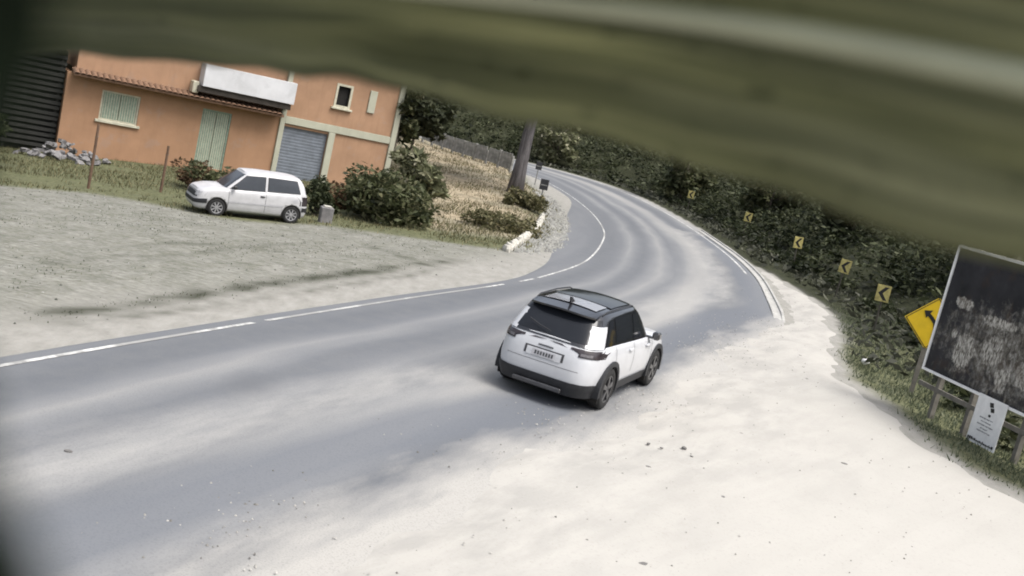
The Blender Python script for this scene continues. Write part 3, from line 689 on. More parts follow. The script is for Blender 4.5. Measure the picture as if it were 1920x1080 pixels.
# --- the white SUV driving away
suv = thing('white_suv', 'white SUV with black roof and black lower cladding driving along the road', 'car', (1.55, 18.55, .026), math.atan2(2.5, 1.0))
S = Car(lower=[(0, -2.12, 2.16, .84), (.2, -2.19, 2.24, .885), (.45, -2.20, 2.22, .905), (.7, -2.17, 2.16, .905), (.88, -2.13, 2.10, .885), (1, -2.08, 2.02, .84)], zbot=.24,
        ztop=lambda x: float(np.interp(x, [-2.2, -1.2, .8, 1.2, 1.9, 2.2], [1.10, 1.09, 1.02, 1.03, .95, .88])),
        green=[(-.06, -2.10, 1.16, .835), (0, -2.08, 1.10, .825), (.5, -1.90, .76, .75), (.85, -1.74, .50, .68), (1, -1.63, .32, .62)],
        zroof=lambda x: float(np.interp(x, [-2.0, -1.5, -.6, 0, .4, 1.], [1.55, 1.575, 1.60, 1.595, 1.575, 1.52])), nb=6, ng=6)
V, F = S.lower_mesh(); body = mesh('body', V, F, M_carwhite, suv, True)
AX = [(-1.32, .36), (1.32, .36)]
cut_arches(body, AX, .425, .33, .93)
V, F = S.lower_mesh(.014, 0, .22, 5, cap=False); clad = mesh('lower_cladding', V, F, M_clad, suv, True)
md_ = [f for f in clad.data.polygons]
bmv = np.array([v.co[:] for v in clad.data.vertices]); 
Fk = [tuple(p.vertices) for p in clad.data.polygons if not any(math.hypot(sum(bmv[i][0] for i in p.vertices)/4-cx, sum(bmv[i][2] for i in p.vertices)/4-cz) < .44 and abs(bmv[p.vertices[0]][1]) > .5 and abs(bmv[p.vertices[0]][0]) < 2.0 for cx, cz in AX)]
cm = clad.data; bpy.data.objects.remove(clad); mesh('lower_cladding', bmv, Fk, M_clad, suv, True)
for cx, cz in AX:
    for s_ in (-1, 1):
        ring_arch('arch_cladding', cx, cz, .40, .485, .62*s_, .925*s_, M_clad, suv, -12, 192)
        ring_arch('arch_liner', cx, cz, .395, .42, .55*s_, .9*s_, M_dark, suv, -30, 210)
        MB().box(cx-.38, cx+.38, *sorted((.57*s_, .6*s_)), .2, .8).build('arch_liner', M_dark, suv)
        wheel(suv, cx, .80*s_, .36, .225, 5, M_rim)
MB().box(-1.9, 1.95, -.6, .6, .2, .32).build('underbody', M_dark, suv)
# rear bumper valance, brought up in the middle
patch(lambda y, f: S.b_end(y, f, True, .016), -.83, .83, .0, .28, 28, 4, M_clad, 'rear_bumper', suv)
for mir in (False, True): patch(lambda x, f: S.b_side(x, f, .016), -2.17, -1.74, 0., .28, 12, 4, M_clad, 'bumper_corner', suv, mir)
MB().box(-2.225, -2.17, -.42, .42, .27, .34, .01).build('skid_plate', M_rim, suv)
V, F = S.green_mesh(); mesh('cabin', V, F, M_blackp, suv, True)
# roof: pale patch over the rear half paints the sky's reflection on black
def roofp(x, y, off=.016):
    xr, xf, hw = S.sec(1, S.gr); q = min(.995, abs((x-(xr+xf)/2)/((xf-xr)/2))); ymax = hw*(1-q**S.ng)**(1/S.ng); wz = ymax/hw
    return (x, y, S.gz(x, 1)+.045*wz*(1-(y/max(ymax, .01))**2)+off)
patch(lambda y, x: roofp(x, y), -.46, .46, -1.50, -.98, 12, 8, M_sky_sheen, 'roof_sky_sheen', suv)
patch(lambda y, x: roofp(x, y), -.52, .52, -.92, .2, 12, 8, M_glass, 'sunroof', suv)
sp_ = MB(); V = []; F = []
for i in range(13):
    y = -.57+1.14*i/12; e = 1-(abs(y)/.57)**4; z = S.gz(-1.7, 1)+.03*(1-(y/.57)**2)
    V += [(-1.54, y, z+.016), (-1.74-.12*e, y, z-.03), (-1.74-.12*e, y, z-.06), (-1.62, y, z-.07)]
    if i:
        b = 4*i
        for j in range(4): F.append((b-4+j, b-4+(j+1) % 4, b+(j+1) % 4, b+j))
F += [(3, 2, 1, 0), (48, 49, 50, 51)]
mesh('spoiler', V, F, M_blackp, suv)
MB().prism([(-1.50, 1.62), (-1.30, 1.63), (-1.50, 1.73), (-1.56, 1.73)], -.012, .012).build('antenna', M_clad, suv)
for s_ in (-1, 1):
    MB().tube([(-1.5, .585*s_, 1.57), (-1.35, .59*s_, 1.61), (-.6, .60*s_, 1.635), (.0, .59*s_, 1.625), (.15, .58*s_, 1.58)], .012, 6).build('roof_rail', M_clad, suv, True)
patch(lambda y, t_: S.g_end(y, t_, True), lambda t_: -.93*S.sec(t_, S.gr)[2], lambda t_: .93*S.sec(t_, S.gr)[2], .06, .86, 32, 8, M_glass, 'rear_window', suv)
MB().tube([(-2.10, .0, 1.19), (-2.06, .22, 1.23), (-2.02, .42, 1.29)], .012, 5).build('rear_wiper', M_clad, suv)
patch(lambda y, t_: S.g_end(y, t_, False), lambda t_: -.70+.1*t_, lambda t_: .70-.1*t_, .08, .92, 20, 8, M_glass, 'windshield', suv)
for mir in (False, True):
    patch(S.g_side, lambda t_: -.18-.0*t_, lambda t_: .78-.62*t_, .1, .84, 12, 6, M_glass, 'side_window', suv, mir)
    patch(S.g_side, lambda t_: -1.16+.04*t_, -.25, .1, .86, 12, 6, M_glass, 'side_window', suv, mir)
    patch(S.g_side, lambda t_: -1.62+.30*t_, lambda t_: -1.24+.04*t_, .14, .82, 6, 6, M_glass, 'side_window', suv, mir)
    patch(lambda x, t_: S.g_side(x, t_, .010), lambda t_: S.sec(t_, S.gr)[0]+.035, lambda t_: -1.70+.30*t_, -.05, .66, 40, 16, M_carwhite, 'rear_pillar', suv, mir)
    # tail lamp wrapping the corner
    sg = -1 if mir else 1
    tl_ = patch(lambda y, f: S.b_end(y, f, True, .008), lambda f: .40 if f > .87 else .55, .86, .79, .94, 14, 4, M_tail, 'tail_lamp', suv, mir)
    patch(lambda x, f: S.b_side(x, f, .008), -2.12, lambda f: -1.86+.6*(f-.79), .79, .94, 10, 4, M_tail, 'lamp_corner', tl_, mir)
    patch(lambda y, f: S.b_end(y, f, True, .012), .58, .80, .82, .87, 8, 2, M_lens, 'lamp_lens', tl_, mir)
    hl = patch(lambda y, f: S.b_end(y, f, False, .008), .45, .86, .74, .9, 12, 4, M_clear, 'headlamp', suv, mir)
    for xa in (-1.20, -.22, .88):
        patch(lambda x, f: S.b_side(x, f, .003), xa-.006, xa+.006, .34, .985, 1, 8, M_seam, 'door_seam', suv, mir)
    for xa in (-.45, .55):
        p = S.b_side(xa, .86, .02); MB().box(xa-.1, xa+.1, *sorted((p[1]*sg-.02, p[1]*sg+.02)), p[2]-.018, p[2]+.018, .006).build('door_handle', M_carwhite, suv)
    mb = MB(); y_ = .86*sg; mb.box(.60, .76, *sorted((.92*sg, 1.06*sg)), 1.02, 1.17, .03); mb.box(.66, .74, *sorted((.80*sg, .93*sg)), 1.02, 1.06)
    mb.build('wing_mirror', M_blackp, suv)
patch(lambda y, f: S.b_end(y, f, True, .005), -.34, .34, .60, .76, 12, 4, M_seam, 'plate_recess', suv)
patch(lambda y, f: S.b_end(y, f, True, .010), -.30, .30, .585, .735, 12, 4, M_carwhite, 'plate_surround', suv)
npl = patch(lambda y, f: S.b_end(y, f, True, .016), -.20, .20, .60, .72, 8, 3, M_plate, 'number_plate', suv)
for k in range(7): patch(lambda y, f: S.b_end(y, f, True, .019), -.165+k*.048, -.135+k*.048, .625, .695, 2, 2, M_rim, 'plate_mark', npl)
patch(lambda y, f: S.b_end(y, f, True, .005), -.62, .62, .505, .513, 12, 1, M_seam, 'tailgate_seam', suv)
patch(lambda y, f: S.b_end(y, f, True, .012), -.13, .13, .80, .83, 6, 1, M_rim, 'tailgate_trim', suv)
patch(lambda y, f: S.b_end(y, f, False, .010), -.5, .5, .72, .86, 12, 3, M_clad, 'grille', suv)

# --- the small white hatchback parked on the lot
_c = np.array([-8.30, 31.85]); _d = np.array([-1.98, -1.22]); zf, zr_ = hg(-9.16, 31.1), hg(-7.18, 32.13)
suv.scale = (1.02, 1.0, .97)
hat = thing('white_hatchback', 'old white three-door hatchback parked on the grass edge before the orange house', 'car', (_c[0], _c[1], (zf+zr_)/2+.01), math.atan2(_d[1], _d[0]))
hat.scale = (.95, .95, .96); hat.rotation_euler = (0, math.atan2(zr_-zf, 2.25), math.atan2(_d[1], _d[0]))
U = Car(lower=[(0, -1.68, 1.80, .70), (.2, -1.73, 1.86, .745), (.45, -1.74, 1.86, .77), (.75, -1.72, 1.82, .772), (.92, -1.70, 1.78, .76), (1, -1.66, 1.72, .735)], zbot=.20,
        ztop=lambda x: float(np.interp(x, [-1.8, -.5, .9, 1.3, 1.75, 1.9], [.93, .90, .86, .84, .74, .70])),
        green=[(-.06, -1.67, 1.06, .74), (0, -1.65, 1.0, .735), (.5, -1.58, .70, .685), (.85, -1.48, .46, .635), (1, -1.39, .34, .60)],
        zroof=lambda x: float(np.interp(x, [-1.6, -1.2, -.3, .3, .6], [1.37, 1.40, 1.42, 1.40, 1.38])), nb=8, ng=9)
V, F = U.lower_mesh(crown=.03); ub = mesh('body', V, F, M_oldwhite, hat, True); AU = [(-1.18, .275), (1.18, .275)]
cut_arches(ub, AU, .32, .26, .80)
V, F = U.green_mesh(crown=.025); mesh('cabin', V, F, M_oldwhite, hat, True)
for cx, cz in AU:
    for s_ in (-1, 1):
        ring_arch('arch_liner', cx, cz, .285, .315, .5*s_, .762*s_, M_dark, hat, -20, 200)
        MB().box(cx-.28, cx+.28, *sorted((.52*s_, .545*s_)), .14, .6).build('arch_liner', M_dark, hat)
        wheel(hat, cx, .67*s_, .275, .17, 8, M_cap)
MB().box(-1.5, 1.55, -.5, .5, .16, .26).build('underbody', M_dark, hat)
patch(lambda y, t_: U.g_end(y, t_, False), lambda t_: -.64+.10*t_, lambda t_: .64-.10*t_, .06, .93, 16, 6, M_uglass, 'windshield', hat)
patch(lambda y, t_: U.g_end(y, t_, True), lambda t_: -.58+.08*t_, lambda t_: .58-.08*t_, .12, .88, 16, 6, M_uglass, 'rear_window', hat)
for mir in (False, True):
    sg = -1 if mir else 1
    for a0, a1, b0, b1 in ((lambda t_: -.24+0*t_, lambda t_: .84-.60*t_, .06, .84), (lambda t_: -1.40+.16*t_, lambda t_: -.36+0*t_, .08, .84)):
        patch(lambda x, t_: U.g_side(x, t_, .005), lambda t_: a0(t_)-.02, lambda t_: a1(t_)+.03, b0-.03, b1+.03, 10, 6, M_grime, 'window_seal', hat, mir)
        patch(lambda x, t_: U.g_side(x, t_, .011), a0, a1, b0, b1, 10, 6, M_uglass, 'side_window', hat, mir)
    for xa in (-.30, .86): patch(lambda x, f: U.b_side(x, f, .003), xa-.006, xa+.006, .1, .98, 1, 8, M_seam, 'door_seam', hat, mir)
    patch(lambda x, f: U.b_side(x, f, .008), -.86, .86, .40, .46, 10, 1, M_plate, 'rub_strip', hat, mir)
    p = U.b_side(-.18, .8, .015); MB().box(-.26, -.12, *sorted((p[1]*sg-.02, p[1]*sg+.012)), p[2]-.02, p[2]+.02, .005).build('door_handle', M_grime, hat)
    patch(lambda y, f: U.b_end(y, f, False, .008), .46, .70, .72, .92, 8, 3, M_clear, 'headlamp', hat, mir)
    patch(lambda y, f: U.b_end(y, f, True, .008), .56, .75, .52, .92, 8, 4, M_tail, 'tail_lamp', hat, mir)
    MB().box(.66, .78, *sorted((.76*sg, .90*sg)), .90, 1.0, .02).build('wing_mirror', M_grime, hat)
    # dark bumper ends wrap onto the flanks
    patch(lambda x, f: U.b_side(x, f, .014), 1.50, 1.84, .30, .54, 8, 3, M_clad, 'bumper_end', hat, mir)
    patch(lambda x, f: U.b_side(x, f, .014), -1.72, -1.50, .26, .44, 8, 3, M_clad, 'bumper_end', hat, mir)
p = U.b_side(-1.25, .72, .006); patch(lambda x, f: U.b_side(x, f, .007), -1.33, -1.2, .66, .8, 4, 3, M_plate, 'fuel_flap', hat, False)
patch(lambda y, f: U.b_end(y, f, False, .016), -.75, .75, .30, .52, 16, 3, M_clad, 'front_bumper', hat)
patch(lambda y, f: U.b_end(y, f, True, .016), -.74, .74, .24, .46, 16, 3, M_clad, 'rear_bumper', hat)
patch(lambda y, f: U.b_end(y, f, False, .006), -.74, .74, .64, .94, 12, 3, M_clad, 'grille', hat)

# ------------------------------------------------------------------ signs and billboard
M_yel = plain('yellow_sign_sheet', (.62, .42, .015), .5, .1, 5)
M_chev = plain('faded_yellow_sign_sheet', (.38, .33, .12), .6, .45, 7)
M_blk = plain('black_sign_film', (.012, .012, .012), .5, .2, 5)
M_postw = plain('grey_timber_post', (.15, .14, .12), .9, .3, 5)
M_dpost = plain('dark_timber_post', (.06, .055, .045), .9, .3, 5)
M_steel = plain('galvanised_post', (.20, .20, .19), .6, .25, 6, metal=.3)
chev = [(11.78, 34.48, 'chevron sign nearest the yellow diamond sign, faded yellow with black arrow'), (12.6, 42.41, 'second chevron sign from the yellow diamond sign, on the dark bank'),
        (12.76, 50.62, 'third chevron sign from the yellow diamond sign, pale with black arrow'), (12.62, 63.57, 'fourth chevron sign from the yellow diamond, half lost in dark undergrowth'),
        (10.94, 76.77, 'farthest chevron sign, small and dim on the far part of the bend')]
for i, (x, y, lab) in enumerate(chev):
    az = math.atan2(-y+8, -x-4)+math.pi/2
    T = thing('chevron_sign', lab, 'sign', (x, y, hg(x, y)), az+R([4, -6, 30, 5, 0][i]), 'chevron signs along the outside of the bend')
    MB().box(-.025, .025, .012, .06, -.3, 1.6).build('post', M_dpost, T)
    pl = MB().box(-.215, .215, -.006, .01, 1.12, 1.66, .004).build('sign_plate', M_chev, T); 
    MB().prism([(-.15, 1.39), (.04, 1.61), (.16, 1.61), (-.01, 1.39), (.16, 1.17), (.04, 1.17)], -.012, -.007).build('arrow', M_blk, pl)
    T.rotation_euler[1] = R([-2, 3, -3, 2, 0][i])
# yellow diamond warning sign
x, y = 9.92, 25.27
T = thing('warning_sign', 'yellow diamond curve warning sign partly hidden behind the billboard', 'sign', (x, y, hg(x, y)), math.atan2(-y, -x)+math.pi/2+R(8))
MB().box(-.05, .05, .012, .1, -.4, 2.2).build('post', M_postw, T)
Rd = .64; zc = 1.78
pl = MB().prism([(-Rd, zc), (-.03, zc+Rd-.03), (.03, zc+Rd-.03), (Rd, zc), (.03, zc-Rd+.03), (-.03, zc-Rd+.03)], -.006, .010).build('sign_plate', M_yel, T)
bo = MB(); r0, r1 = Rd*.96, Rd*.92
for k in range(4):
    q0 = k*math.pi/2; q1 = q0+math.pi/2; P = [(r0*math.cos(q0), r0*math.sin(q0)), (r0*math.cos(q1), r0*math.sin(q1)), (r1*math.cos(q1), r1*math.sin(q1)), (r1*math.cos(q0), r1*math.sin(q0))]
    bo.prism([(a, zc+b) for a, b in P], -.010, -.0065)
bo.build('border', M_blk, pl)
cur = [(.10, -.30), (.10, -.12), (.06, .02), (-.04, .12), (-.12, .18)]
ar = MB()
for (a, b), (c, d) in zip(cur[:-1], cur[1:]):
    n_ = Vector((-(d-b), c-a)).normalized()*.042
    e_ = Vector((c-a, d-b)).normalized()*.012
    ar.prism([(a+n_.x-e_.x, zc+b+n_.y-e_.y), (c+n_.x+e_.x, zc+d+n_.y+e_.y), (c-n_.x+e_.x, zc+d-n_.y+e_.y), (a-n_.x-e_.x, zc+b-n_.y-e_.y)], -.012-.0003*len(ar.V)/8, -.0065)
ar.prism([(-.06, zc+.30), (-.25, zc+.26), (-.17, zc+.09)], -.0145, -.0065); ar.build('arrow', M_blk, pl)

# billboard
b0 = np.array([9.28, 23.31]); b1 = np.array([10.18, 20.31]); bd = (b1-b0)/np.linalg.norm(b1-b0)
zg = hg(*b0); BW = 6.0
bb = thing('billboard', 'large dark picture billboard in a white frame on timber posts', 'billboard', (b0[0], b0[1], zg), math.atan2(bd[1], bd[0]))
t = NT('billboard_print'); v = t.coord()
def ell(cx, cz, rx, rz, soft=.25):
    m_ = t.n('ShaderNodeMapping'); t.l(v, m_.inputs[0]); m_.inputs['Location'].default_value = (-cx/rx, 0, -cz/rz); m_.inputs['Scale'].default_value = (1/rx, 0, 1/rz)
    d = t.n('ShaderNodeVectorMath', operation='LENGTH'); t.l(m_.outputs[0], d.inputs[0])
    wv = t.math('ADD', d.outputs['Value'], t.math('MULTIPLY', t.math('SUBTRACT', t.noise(v, 4, 6, .7), .5), 1.9))
    return t.ramp(wv, [(1-soft, 1.), (1., 0.)])
bn = t.noise(v, 1.6, 5, .6); f1 = t.noise(t.mapped(v, (1.3, 1, .8)), 7, 8, .72, .6); f2 = t.noise(t.mapped(v, (2.2, 1, .7)), 10, 6, .75)
col = t.ramp(bn, [(.3, (.010, .011, .013)), (.6, (.028, .028, .032)), (.8, (.05, .05, .056))])
band = t.math('MAXIMUM', ell(2.5, 1.9, 2.6, 1.0, .55), ell(4.6, 1.8, 1.6, .8, .5))
tone = t.ramp(f1, [(.30, (.015, .015, .016)), (.40, (.05, .047, .042)), (.48, (.12, .108, .088)), (.56, (.22, .215, .20)), (.66, (.40, .38, .34))])
col = t.mix(t.math('MULTIPLY', band, .9), col, tone)
msk = None
for e in ((.62, 2.62, .30, .14), (1.8, 2.48, .6, .12), (2.9, 2.5, .5, .14), (1.02, 1.65, .34, .42), (1.85, 1.9, .32, .36), (2.3, 1.42, .24, .28), (2.95, 1.7, .36, .36), (3.9, 2.0, .5, .4), (.62, 1.95, .1, .12), (3.6, 1.3, .4, .3)):
    m_ = ell(*e); msk = m_ if msk is None else t.math('MAXIMUM', msk, m_)
col = t.mix(msk, col, t.ramp(f2, [(.34, (.02, .018, .016)), (.44, (.12, .108, .09)), (.52, (.34, .33, .30)), (.62, (.55, .53, .48))]))
brown = t.ramp(t.noise(v, 2.1, 4), [(.55, 0.), (.7, 1.)]); col = t.mix(t.math('MULTIPLY', brown, .35), col, (.06, .032, .014))
M_bill = t.set(col, .6, 0, .2)
z0, z1 = 1.0, 3.72
MB().box(.0, BW, -.01, .02, z0-zg, z1-zg).build('picture_panel', M_bill, bb)
fr = plain('white_frame_paint', (.78, .78, .77), .6, .1, 5)
for q in ((-.06, -.003, z0-.06, z1+.06), (BW+.003, BW+.06, z0-.06, z1+.06)): MB().box(q[0], q[1], -.04, .03, q[2]-zg, q[3]-zg, .006).build('frame_bar', fr, bb)
MB().box(0, BW, -.04, .03, z0-.06-zg, z0-.003-zg, .006).build('frame_bar', fr, bb); MB().box(0, BW, -.04, .03, z1+.003-zg, z1+.06-zg, .006).build('frame_bar', fr, bb)
for x in (.45, 1.55, 3.1, 4.6, 5.7): MB().box(x, x+.1, .05, .16, -.8, z1+.28-zg).build('post', M_postw, bb)
MB().box(-.12, BW, .034, .075, z0-.42-zg, z0-.32-zg).build('rail', M_postw, bb); MB().box(-.02, BW, .034, .048, 2.3-zg, 2.4-zg).build('rail', M_postw, bb)
# small white notice hung under the billboard
p = b0+bd*1.92; nrm = np.array([bd[1], -bd[0]])
if nrm @ (-b0) < 0: nrm = -nrm
p = p+nrm*.06
no = thing('white_notice', 'small white notice board with black emblem hung under the billboard', 'sign', (p[0], p[1], hg(p[0], p[1])), math.atan2(bd[1], bd[0]))
zn = hg(p[0], p[1])
pw, ph = .84, 1.0; zt_ = 1.0-zn+.02
pl = MB().box(0, pw, -.012, .008, zt_-ph, zt_, .003).build('notice_panel', fr, no)
MB().prism([(.36, zt_-.10), (.46, zt_-.08), (.50, zt_-.17), (.40, zt_-.19)], -.018, -.0125).prism([(.42, zt_-.20), (.52, zt_-.18), (.55, zt_-.26), (.46, zt_-.28)], -.018, -.0125).prism([(.42, zt_-.33), (.48, zt_-.33), (.48, zt_-.38), (.42, zt_-.38)], -.018, -.0125).build('emblem', M_blk, pl)
gm = plain('grey_print', (.16, .16, .17), .6, .3, 20)
for zz, a0, a1 in ((.43, .20, .60), (.50, .26, .55), (.57, .18, .62), (.64, .30, .52), (.70, .22, .58)):
    mb = MB(); x = a0; rs = random.Random(int(zz*100))
    while x < a1: l_ = rs.uniform(.012, .035); h_ = rs.uniform(.014, .03); mb.box(x, x+l_, -.016, -.0125, zt_-zz-h_, zt_-zz); x += l_+rs.uniform(.006, .016)
    mb.build('print_line', gm, pl)
mb = MB(); x = .03; rs = random.Random(5)
while x < .76: l_ = rs.uniform(.02, .05); mb.box(x, x+l_, -.016, -.0125, zt_-ph+.05, zt_-ph+.05+rs.uniform(.03, .06)); x += l_+.012
mb.build('print_line', M_blk, pl)
for x in (.12, .66): MB().box(x, x+.04, .009, .03, zt_-ph, zt_+.12).build('hanger', M_postw, no)

# dark road signs on the inside of the bend, seen from behind
for (x, y, lab, sc_) in ((.36, 50.0, 'dark back of a small road sign beside the grey tree trunk', 1.), (-.10, 69.2, 'farther dark road sign just beyond the grey tree trunk', 1.)):
    T = thing('road_sign', lab, 'sign', (x, y, hg(x, y)), R(10)); MB().box(-.03, .03, .01, .06, -.3, 1.2).build('post', M_steel, T)
    MB().box(-.20, .20, -.008, .008, 1.0, 1.5, .004).build('sign_plate', M_grime, T); MB().box(-.15, .15, -.02, -.009, 1.2, 1.25).build('bracket', M_steel, T)

# ------------------------------------------------------------------ things on the left
# grey tree trunk on the inside of the bend
tree('roadside_tree', 'big grey tree trunk standing on the inside of the bend', (-.95, 52.6), 11, 3.4, 6000, .34, G_WOOD, 71, .36, .62, M_greybark, None, (.012, 0))
# white painted edging stones
M_wst = plain('whitewashed_stone', (.42, .405, .36), .9, .25, 4, bump=.4)
lw = thing('edging_wall', 'low whitewashed stone edging beside the grass at the bend', 'low wall', (-.46, 33.9, hg(-.46, 33.9)), 0)
for k in range(22):
    f = k/21; x = -.46+1.02*f+.2*math.sin(f*3.0); y = 33.9+13.4*f; sx_ = random.uniform(.10, .15); 
    n_ = 9; V = []; 
    for zf_, rf in ((-.15, 1), (.10, 1), (.19, .72)):
        for j in range(n_): q = 2*math.pi*j/n_; V.append((math.cos(q)*sx_*rf*random.uniform(.85, 1.1), math.sin(q)*.33*rf*random.uniform(.85, 1.1), zf_*random.uniform(.85, 1.2)))
    F = [tuple(range(2*n_, 3*n_))]+[(a*n_+j, a*n_+(j+1) % n_, (a+1)*n_+(j+1) % n_, (a+1)*n_+j) for a in range(2) for j in range(n_)]
    o = mesh('stone', V, F, M_wst, lw); o.location = (x+.46, y-33.9, hg(x, y)-hg(-.46, 33.9)); o.rotation_euler = (0, 0, random.uniform(-.3, .3))
# loose gravel between edging and asphalt
X, Y, Zc = scatter(-.5, 2.6, 34, 62, 3800, lambda X, Y: (lambda d, e: sstep(-.75, -.3, d)*(1-sstep(.2, .8, d)))(-sdist(X, Y, GRASSLINE), 0), 81)
def rocks(X, Y, Z, s, seed):
    g = np.random.default_rng(seed); n = len(X); o = np.array([(1, 0, 0), (-1, 0, 0), (0, 1, 0), (0, -1, 0), (0, 0, 1)], float)
    S_ = (s*(.5+g.random(n)))[:, None, None]; V = np.stack([X, Y, Z], -1)[:, None, :]+o[None]*S_*(.6+.7*g.random((n, 5, 1)))
    f = np.array([(0, 2, 4), (2, 1, 4), (1, 3, 4), (3, 0, 4)]); F = (np.arange(n)[:, None, None]*5+f[None]).reshape(-1, 3); return V.reshape(-1, 3), F
V, F = rocks(X, Y, Zc, .07, 82)
X2, Y2, Z2 = scatter(-24, 3, 11, 36, 7000, lambda X, Y: (lambda d: sstep(.6, 2.2, d)*(.25+.75*sstep(.4, .7, fbm(X, Y, 2.4, 85))))(-sdist(X, Y, LP))*(1-sstep(-.3, .6, -sdist(X, Y, GRASSLINE))), 84)
V2, F2 = rocks(X2, Y2, Z2-.008, .026, 86); t = NT('mixed_pebbles'); M_mp = t.set(t.ramp(t.n('ShaderNodeAttribute', attribute_name='rnd').outputs['Fac'], [(.2, (.055, .055, .048)), (.55, (.15, .148, .135)), (.95, (.30, .295, .28))]), .95, 0, .1)
tag(mesh('lot_pebbles', V2, F2, M_mp, attrs={'rnd': np.repeat(np.random.default_rng(87).random(len(X2)), 5)}), 'small mixed pebbles strewn over the gravel lot', 'pebbles', None, 'stuff')
M_grav = plain('mixed_gravel', (.20, .20, .185), .95, .5, 3)
tag(mesh('gravel_edge', V, F, M_grav), 'loose grey gravel between white edging stones and asphalt', 'gravel', None, 'stuff')
X3, Y3, Z3 = scatter(-5, 11, 6, 40, 30000, lambda X, Y: (lambda d: np.exp(-(d/.8)**2)*sstep(.35, .65, fbm(X, Y, 1.1, 95))+.05*(d > 0))(sdist(X, Y, SANDIN))*(sdist(X, Y, VP) < -.2), 94)
V3, F3 = rocks(X3, Y3, 0*Z3+.035+.03*sstep(.2, 2, sdist(X3, Y3, SANDIN)), .012, 96); t = NT('pale_grit'); M_pg = t.set(t.ramp(t.n('ShaderNodeAttribute', attribute_name='rnd').outputs['Fac'], [(.1, (.12, .117, .108)), (.5, (.23, .225, .21)), (.95, (.38, .37, .345))]), .95, 0, .1)
tag(mesh('edge_grit', V3, F3, M_pg, attrs={'rnd': np.repeat(np.random.default_rng(97).random(len(X3)), 5)}), 'fine loose grit along the edge of the sand and over it', 'grit', None, 'stuff')
# rubble pile at the left end of the house
M_rub = plain('grey_rubble', (.17, .165, .165), .95, .35, 3, bump=.4)
rx, ry = -17.9, 40.6; zr0 = hg(rx, ry)
rp = thing('rubble_pile', 'grey heap of broken rubble by the left corner of the orange house', 'rubble', (rx, ry, zr0))
protos = []
for k in range(4):
    n_ = 7; V = [(math.cos(2*math.pi*j/n_)*random.uniform(.6, 1.), math.sin(2*math.pi*j/n_)*random.uniform(.6, 1.), z*random.uniform(.8, 1.1)) for z in (-.4, .35) for j in range(n_)]
    protos.append((V, [tuple(range(n_-1, -1, -1)), tuple(range(n_, 2*n_))]+[(j, (j+1) % n_, n_+(j+1) % n_, n_+j) for j in range(n_)]))
pm = []
for k in range(90):
    a = random.uniform(0, 6.28); d = 1.5*math.sqrt(random.random()); z = max(0, .75*(1-d/1.5))*random.random()**.5+.03
    if k < 4: o = mesh('stone', *protos[k], M_rub, rp); pm.append(o)
    else: o = dup(pm[k % 4], rp)
    s_ = random.uniform(.08, .24); px, py = d*math.cos(a)*1.25, d*math.sin(a)*.8
    o.location = (px, py, z+hg(rx+px, ry+py)-zr0); o.scale = (s_, s_*random.uniform(.7, 1.2), s_*random.uniform(.6, 1.)); o.rotation_euler = (random.uniform(-.6, .6), random.uniform(-.6, .6), a*3)
# fence posts at the edge of the lot with two wires
M_fp = plain('brown_fence_post', (.12, .075, .05), .95, .3, 5)
fpx = [(-13.34, 32.24, 2.0, 'tall thin brown fence post in the grass left of the parked hatchback'), (-11.95, 34.6, 1.55, 'thin brown fence post just left of the hatchback bonnet')]
for x, y, h_, lab in fpx:
    T = thing('fence_post', lab, 'post', (x, y, hg(x, y)), 0, 'fence posts before the house'); MB().tube([(0, 0, -.3), (.01, 0, h_*.5), (0, .01, h_)], [.05, .045, .04], 7).build('timber', M_fp, T)
    MB().tube([(-.05, 0, h_*.8), (.06, 0, h_*.82)], .012, 5).build('wire_staple', M_steel, T)
# pale panel fence across the top of the dirt slope
M_pan = plain('pale_fence_panel', (.24, .238, .225), .95, .5, 3)
F0, F1 = np.array([-1.7, 63.6]), np.array([-8.4, 74.5]); fd = (F1-F0)/np.linalg.norm(F1-F0)
fl = thing('panel_fence', 'pale low panel fence along the top of the dirt slope', 'fence', (F0[0], F0[1], hg(*F0)), math.atan2(fd[1], fd[0])); L_ = np.linalg.norm(F1-F0); npn = 8; zf0 = hg(*F0)
for k in range(npn+1):
    q = F0+fd*L_*k/npn; zz = hg(*q)-zf0; MB().box(-.07, .07, -.07, .07, -.4, 1.0+.15*math.sin(k*2.3), .01).build('post', M_pan, fl).location = (L_*k/npn, 0, zz)
    if k < npn:
        o = MB().box(.12, L_/npn-.12, -.02, .03, .18, 1.0+.12*random.random(), .01).build('panel', M_pan, fl); o.location = (L_*k/npn, 0, zz); o.rotation_euler = (0, R(random.uniform(-1.5, 1.5)), 0)

# plants round the house
shrub('leafy_bush', 'large dark olive bush right of the house garage', (-4.8, 36.8), 1.55, 1.5, 6500, .12, G_BUSH, 101, nc=40)
shrub('leafy_bush', 'reddish brown bush against the foot of the garage wall', (-6.6, 39.0), .8, .8, 1500, .1, G_RED, 102)
shrub('leafy_bush', 'taller bush with pale big leaves behind the olive bush', (-4.5, 41.5), .9, 2.3, 1500, .17, G_PALE, 103, long=3)
shrub('leafy_bush', 'dark rounded shrub between hatchback tail and garage door', (-6.9, 34.9), .6, 1.3, 1600, .09, G_DARK, 104)
shrub('leafy_bush', 'dark green shrub before the pale green house door', (-10.7, 36.6), .95, .9, 1800, .1, G_BUSH, 105)
shrub('leafy_bush', 'low reddish plant between the fence post and the green door', (-11.9, 37.6), .8, .9, 900, .08, G_RED, 106)
shrub('leafy_bush', 'grassy bush at the foot of the grey tree trunk', (-.3, 48.6), .9, .7, 1500, .1, G_GRASS, 107)
shrub('leafy_bush', 'low olive bush behind the whitewashed edging stones', (-1.2, 40.2), 1.2, .4, 2200, .09, G_GRASS, 108)
